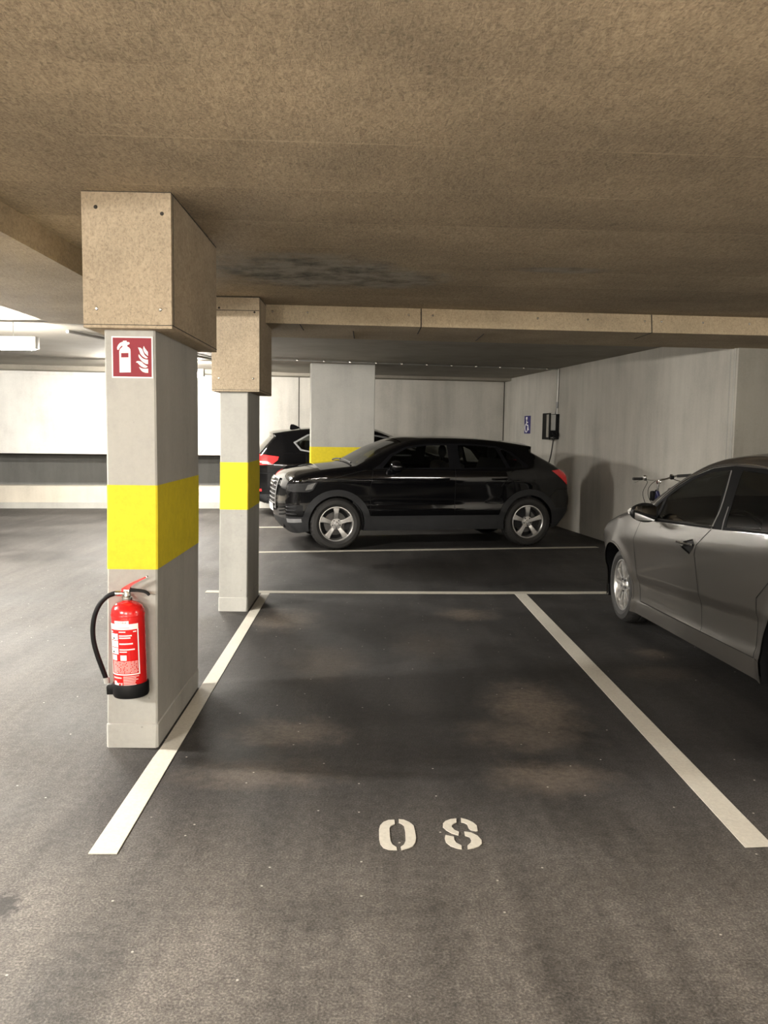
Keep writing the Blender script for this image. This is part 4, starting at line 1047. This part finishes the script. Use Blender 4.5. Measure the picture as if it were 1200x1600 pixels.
f.tube([(0, .44, .30), (.05, 1.04, Rw)], .011); f.tube([(0, .44, .30), (-.05, 1.04, Rw)], .011); f.tube([(0, .64, .80), (.05, 1.04, Rw)], .009); f.tube([(0, .64, .80), (-.05, 1.04, Rw)], .009)
f.build('frame', M['bike_frame'], bk)
f = MB(); f.tube([(-.055, 0, Rw), (-.052, .10, .66), (0, .15, .73)], .012); f.tube([(.055, 0, Rw), (.052, .10, .66), (0, .15, .73)], .012); f.build('fork', M['bike_frame'], bk)
st = MB(); st.tube([(0, .205, .92), (0, .23, 1.01), (0, .225, 1.06)], .014); st.tube([(-.02, .225, 1.035), (.02, .225, 1.035)], .022, 12); st.build('stem', M['chrome'], bk)
hb = MB().tube(catmull([(-.33, .34, 1.075), (-.2, .30, 1.075), (-.06, .235, 1.06), (.06, .225, 1.065), (.19, .26, 1.11), (.33, .33, 1.125)], .03), .011, 10).build('handlebar', M['chrome'], bk)
MB().tube([(-.345, .345, 1.075), (-.225, .307, 1.075)], .017, 10).build('grip', M['black_rubber'], hb)
MB().tube([(.20, .265, 1.11), (.345, .335, 1.126)], .018, 10).build('grip', M['black_rubber'], hb)
bl = MB().lathe([(0, .03), (.018, .027), (.026, .012), (.027, 0), (0, 0)], 20, 'z', (-.185, .29, 1.09)); bl.build('bell', M['chrome'], hb)
MB().box(-.2, -.17, .275, .305, 1.055, 1.09, .006).build('bell_clamp', M['black_plastic'], hb)
sh = MB().lathe([(0, -.022), (.026, -.02), (.03, 0), (.026, .02), (0, .022)], 18, 'x', (.15, .24, 1.095)); sh.build('gear_shifter', M['black_plastic'], hb)
MB().lathe([(0, .02), (.02, .016), (.026, 0)], 16, 'z', (.15, .235, 1.115)).build('shifter_cap', M['chrome'], hb)
for sg in (-1, 1):
    MB().tube(catmull([(sg * .17, .24, 1.07), (sg * .24, .24, 1.05), (sg * .30, .28, 1.03)], .03), .006, 6).build('brake_lever', M['chrome'], hb)
cb = MB(); cb.tube(catmull([(-.16, .22, 1.06), (-.10, .12, 1.02), (-.135, .08, .90), (-.10, .10, .76), (-.03, .13, .68)], .03), .0035, 6); cb.build('brake_cable', M['black_plastic'], bk)
cb = MB(); cb.tube(catmull([(.14, .22, 1.08), (.02, .10, 1.05), (-.065, .07, .95), (-.06, .10, .82), (0, .17, .74)], .03), .0035, 6); cb.build('brake_cable', M['black_plastic'], bk)
bg = MB().box(-.05, .05, .06, .14, .80, .92, .02); bg.tube([(0, .10, .9), (0, .17, .93)], .015)
bg.build('front_lamp', M['black_plastic'], bk)
sd = bmesh.new(); bmesh.ops.create_uvsphere(sd, u_segments=20, v_segments=12, radius=1)
for v in sd.verts:
    t_ = (v.co.y + 1) / 2; v.co = (v.co.x * (.03 + .06 * t_), .70 + v.co.y * .14, .965 + v.co.z * .035)
so = MB().bm(sd).build('saddle', M['black_plastic'], bk); MB().tube([(0, .66, .86), (0, .685, .94)], .013).build('seat_post', M['chrome'], bk)
cr_ = MB().lathe([(.03, -.003), (.085, -.003), (.085, .003), (.03, .003)], 32, 'x', (.05, .44, .30)); cr_.tube([(.06, .44, .30), (.07, .40, .14)], .01); cr_.tube([(-.06, .44, .30), (-.07, .48, .46)], .01); cr_.tube([(-.06, .44, .3), (.06, .44, .3)], .014)
ck = cr_.build('crankset', M['alloy'], bk)
MB().box(.07, .15, .36, .44, .125, .15, .005).build('pedal', M['black_plastic'], ck); MB().box(-.15, -.07, .44, .52, .45, .475, .005).build('pedal', M['black_plastic'], ck)

for o_ in bk.children_recursive:
    o_.location.y *= -1
    if o_.type == 'MESH':
        for v in o_.data.vertices: v.co.y *= -1
        o_.data.flip_normals()
bk.location = (3.46, 10.03, 0)

# ------------------------------------------------------------------ wall charger, conduits and bay sign
def onwall(s0, s1, off0, off1, z0, z1):
    P = [wallpt(s0, off0, 0), wallpt(s1, off0, 0), wallpt(s1, off1, 0), wallpt(s0, off1, 0)]
    return MB().hexa([(p[0], p[1], z0) for p in P], [(p[0], p[1], z1) for p in P])
def swall(u): return (Vector(u) - WC).dot(dr)
sA = swall((3.295, 14.36))
ch = thing('charging_station', (0, 0, 0), 'black and silver car charging box with hanging cable on the right wall', 'charger')
onwall(sA - .02, sA + .36, .002, .06, 1.50, 1.93).build('mounting_plate', M['black_plastic'], ch)
onwall(sA, sA + .34, .06, .15, 1.52, 1.92).build('housing', M['grey_plastic'], ch)
fr = onwall(sA - .01, sA + .35, .15, .175, 1.49, 1.945).build('front_cover', M['black_plastic'], ch)
onwall(sA + .02, sA + .13, .174, .179, 1.53, 1.92).build('silver_panel', M['chrome'], fr)
pg = MB().tube([wallpt(sA - .01, .10, 1.60), wallpt(sA - .08, .10, 1.585), wallpt(sA - .12, .09, 1.56)], [.04, .04, .028], 12).build('charging_plug', M['black_plastic'], ch)
onwall(sA - .03, sA + .02, .05, .15, 1.53, 1.65).build('socket', M['black_plastic'], ch)
cbl = MB().tube(catmull([wallpt(sA - .03, .10, 1.57), wallpt(sA - .04, .11, 1.45), wallpt(sA + .03, .12, 1.2), wallpt(sA + .14, .13, 1.0), wallpt(sA + .24, .14, .6), wallpt(sA + .3, .16, .15), wallpt(sA + .3, .25, .02)], .04), .011, 8)
cbl.build('charging_cable', M['black_rubber'], ch)
cd = thing('cable_conduit', (0, 0, 0), 'grey conduit running down the right wall to the charging box', 'conduit')
MB().tube([wallpt(sA + .05, .02, 2.70), wallpt(sA + .06, .02, 2.12)], .016, 10).build('pipe', M['galv'], cd)
MB().tube([wallpt(sA + .06, .02, 2.14), wallpt(sA + .06, .02, 2.03)], .021, 10).build('sleeve', M['cladding_light'], cd)
MB().tube([wallpt(sA + .08, .02, 2.06), wallpt(sA + .11, .03, 1.93)], .008, 8).build('cable', M['cladding_light'], cd); MB().tube([wallpt(sA + .05, .02, 2.06), wallpt(sA + .03, .03, 1.93)], .007, 8).build('cable', M['white_print'], cd)
cc = thing('ceiling_conduit', (0, 0, 0), 'thin conduit running across the ceiling behind the dropped beam', 'conduit')
P0, P1 = Vector((-1.75, 13.28, 2.692)), Vector(wallpt(sA + .05, .02, 2.692))
MB().tube([P0, P1], .011, 8).build('pipe', M['galv'], cc)
for k in range(12):
    p = P0.lerp(P1, (k + .5) / 12); MB().box(p.x - .018, p.x + .018, p.y - .02, p.y + .02, 2.682, 2.712, .003).build('clip', M['chrome'], cc)
sB = swall((3.077, 16.06))
bs = thing('bay_sign', (0, 0, 0), 'small blue sign with white wheelchair symbol on the right wall', 'sign')
onwall(sB - .18, sB + .18, .002, .008, 1.59, 1.93).build('panel', M['sign_blue'], bs)
def wp(u, v, off=.0095): return wallpt(sB - u, off, 1.76 + v)     # u to the right as seen from the room
sy_ = MB()
def wtube(pts, r): sy_.tube([wp(*p) for p in pts], r, 6)
sy_.tube([wp(-.03 + .022 * math.cos(a), .12 + .022 * math.sin(a)) for a in np.linspace(0, 2 * PI, 13)], .010, 6)
wtube([(-.03, .085), (-.025, -.01), (.05, -.01), (.085, -.10), (.105, -.095)], .0115); wtube([(-.03, .045), (.045, .045)], .010)
wtube([(-.04 + .085 * math.cos(a), -.055 + .085 * math.sin(a)) for a in np.linspace(math.radians(125), math.radians(365), 16)], .010)
sy_.build('wheelchair_symbol', M['white_print'], bs)

# ------------------------------------------------------------------ ceiling luminaires
def lamp(x, y, z, rz, label, mat='tube'):
    t = thing('ceiling_lamp', (x, y, z), label, 'lamp', rz, 'strip lights of the driving lane')
    MB().box(-.75, .75, -.06, .06, .02, .09, .008).build('housing', M['cream'], t)
    m = MB(); sec = [(-.055, .02), (-.06, -.01), (-.045, -.045), (0, -.058), (.045, -.045), (.06, -.01), (.055, .02)]
    m.loft([[(u, a, b) for a, b in sec] for u in (-.73, -.70, .70, .73)], False, True, True); m.build('diffuser', M[mat], t)
    MB().box(-.765, -.73, -.062, .062, -.045, .09, .008).build('end_cap', M['cream'], t); MB().box(.73, .765, -.062, .062, -.045, .09, .008).build('end_cap', M['cream'], t)
    MB().tube([(-.5, 0, .085), (-.5, 0, 2.75 - z)], .006, 6).build('hanger', M['galv'], t); MB().tube([(.5, 0, .085), (.5, 0, 2.75 - z)], .006, 6).build('hanger', M['galv'], t)
    return t
lamp(-4.45, 9.5, 2.49, 0, 'glowing strip light under the ceiling at the left edge', 'tube_bright')
lamp(-3.55, 14.4, 2.52, 0, 'far strip light in front of the white wall', 'tube_bright')
lamp(-4.3, 4.4, 2.50, 0, 'strip light over the lane left of the nearest pillar', 'tube_strong')
lamp(-3.6, -.6, 2.30, 0, 'strip light over the lane behind the camera, near the left lane', 'tube_bright')
lamp(-.9, -2.4, 2.25, 0, 'strip light hanging right behind the camera')
lamp(2.6, -2.4, 2.25, 0, 'strip light hanging behind the camera on the right', 'tube_dim')
lamp(5.5, 2.3, 2.36, 0, 'strip light over the bays to the right, out of view', 'tube_dim')
# surface conduit on the left ceiling
tag(MB().tube([(-3.6, 10.2, 2.725), (-2.6, 13.6, 2.725), (-1.9, 16.3, 2.70)], .02, 8).build('cable_tray', M['galv']), 'conduit on the lit ceiling over the driving lane', 'conduit')

# ------------------------------------------------------------------ world and colour
wd = bpy.data.worlds.new('world'); scene.world = wd; wd.use_nodes = True
wd.node_tree.nodes['Background'].inputs[0].default_value = (.02, .02, .02, 1); wd.node_tree.nodes['Background'].inputs[1].default_value = .5
scene.view_settings.view_transform = 'Standard'; scene.view_settings.look = 'None'; scene.view_settings.exposure = 0.45
scene.cycles.max_bounces = 8; scene.cycles.diffuse_bounces = 5; scene.cycles.transparent_max_bounces = 16; scene.cycles.caustics_reflective = False
scene.cycles.use_denoising = True; scene.cycles.sample_clamp_indirect = 8
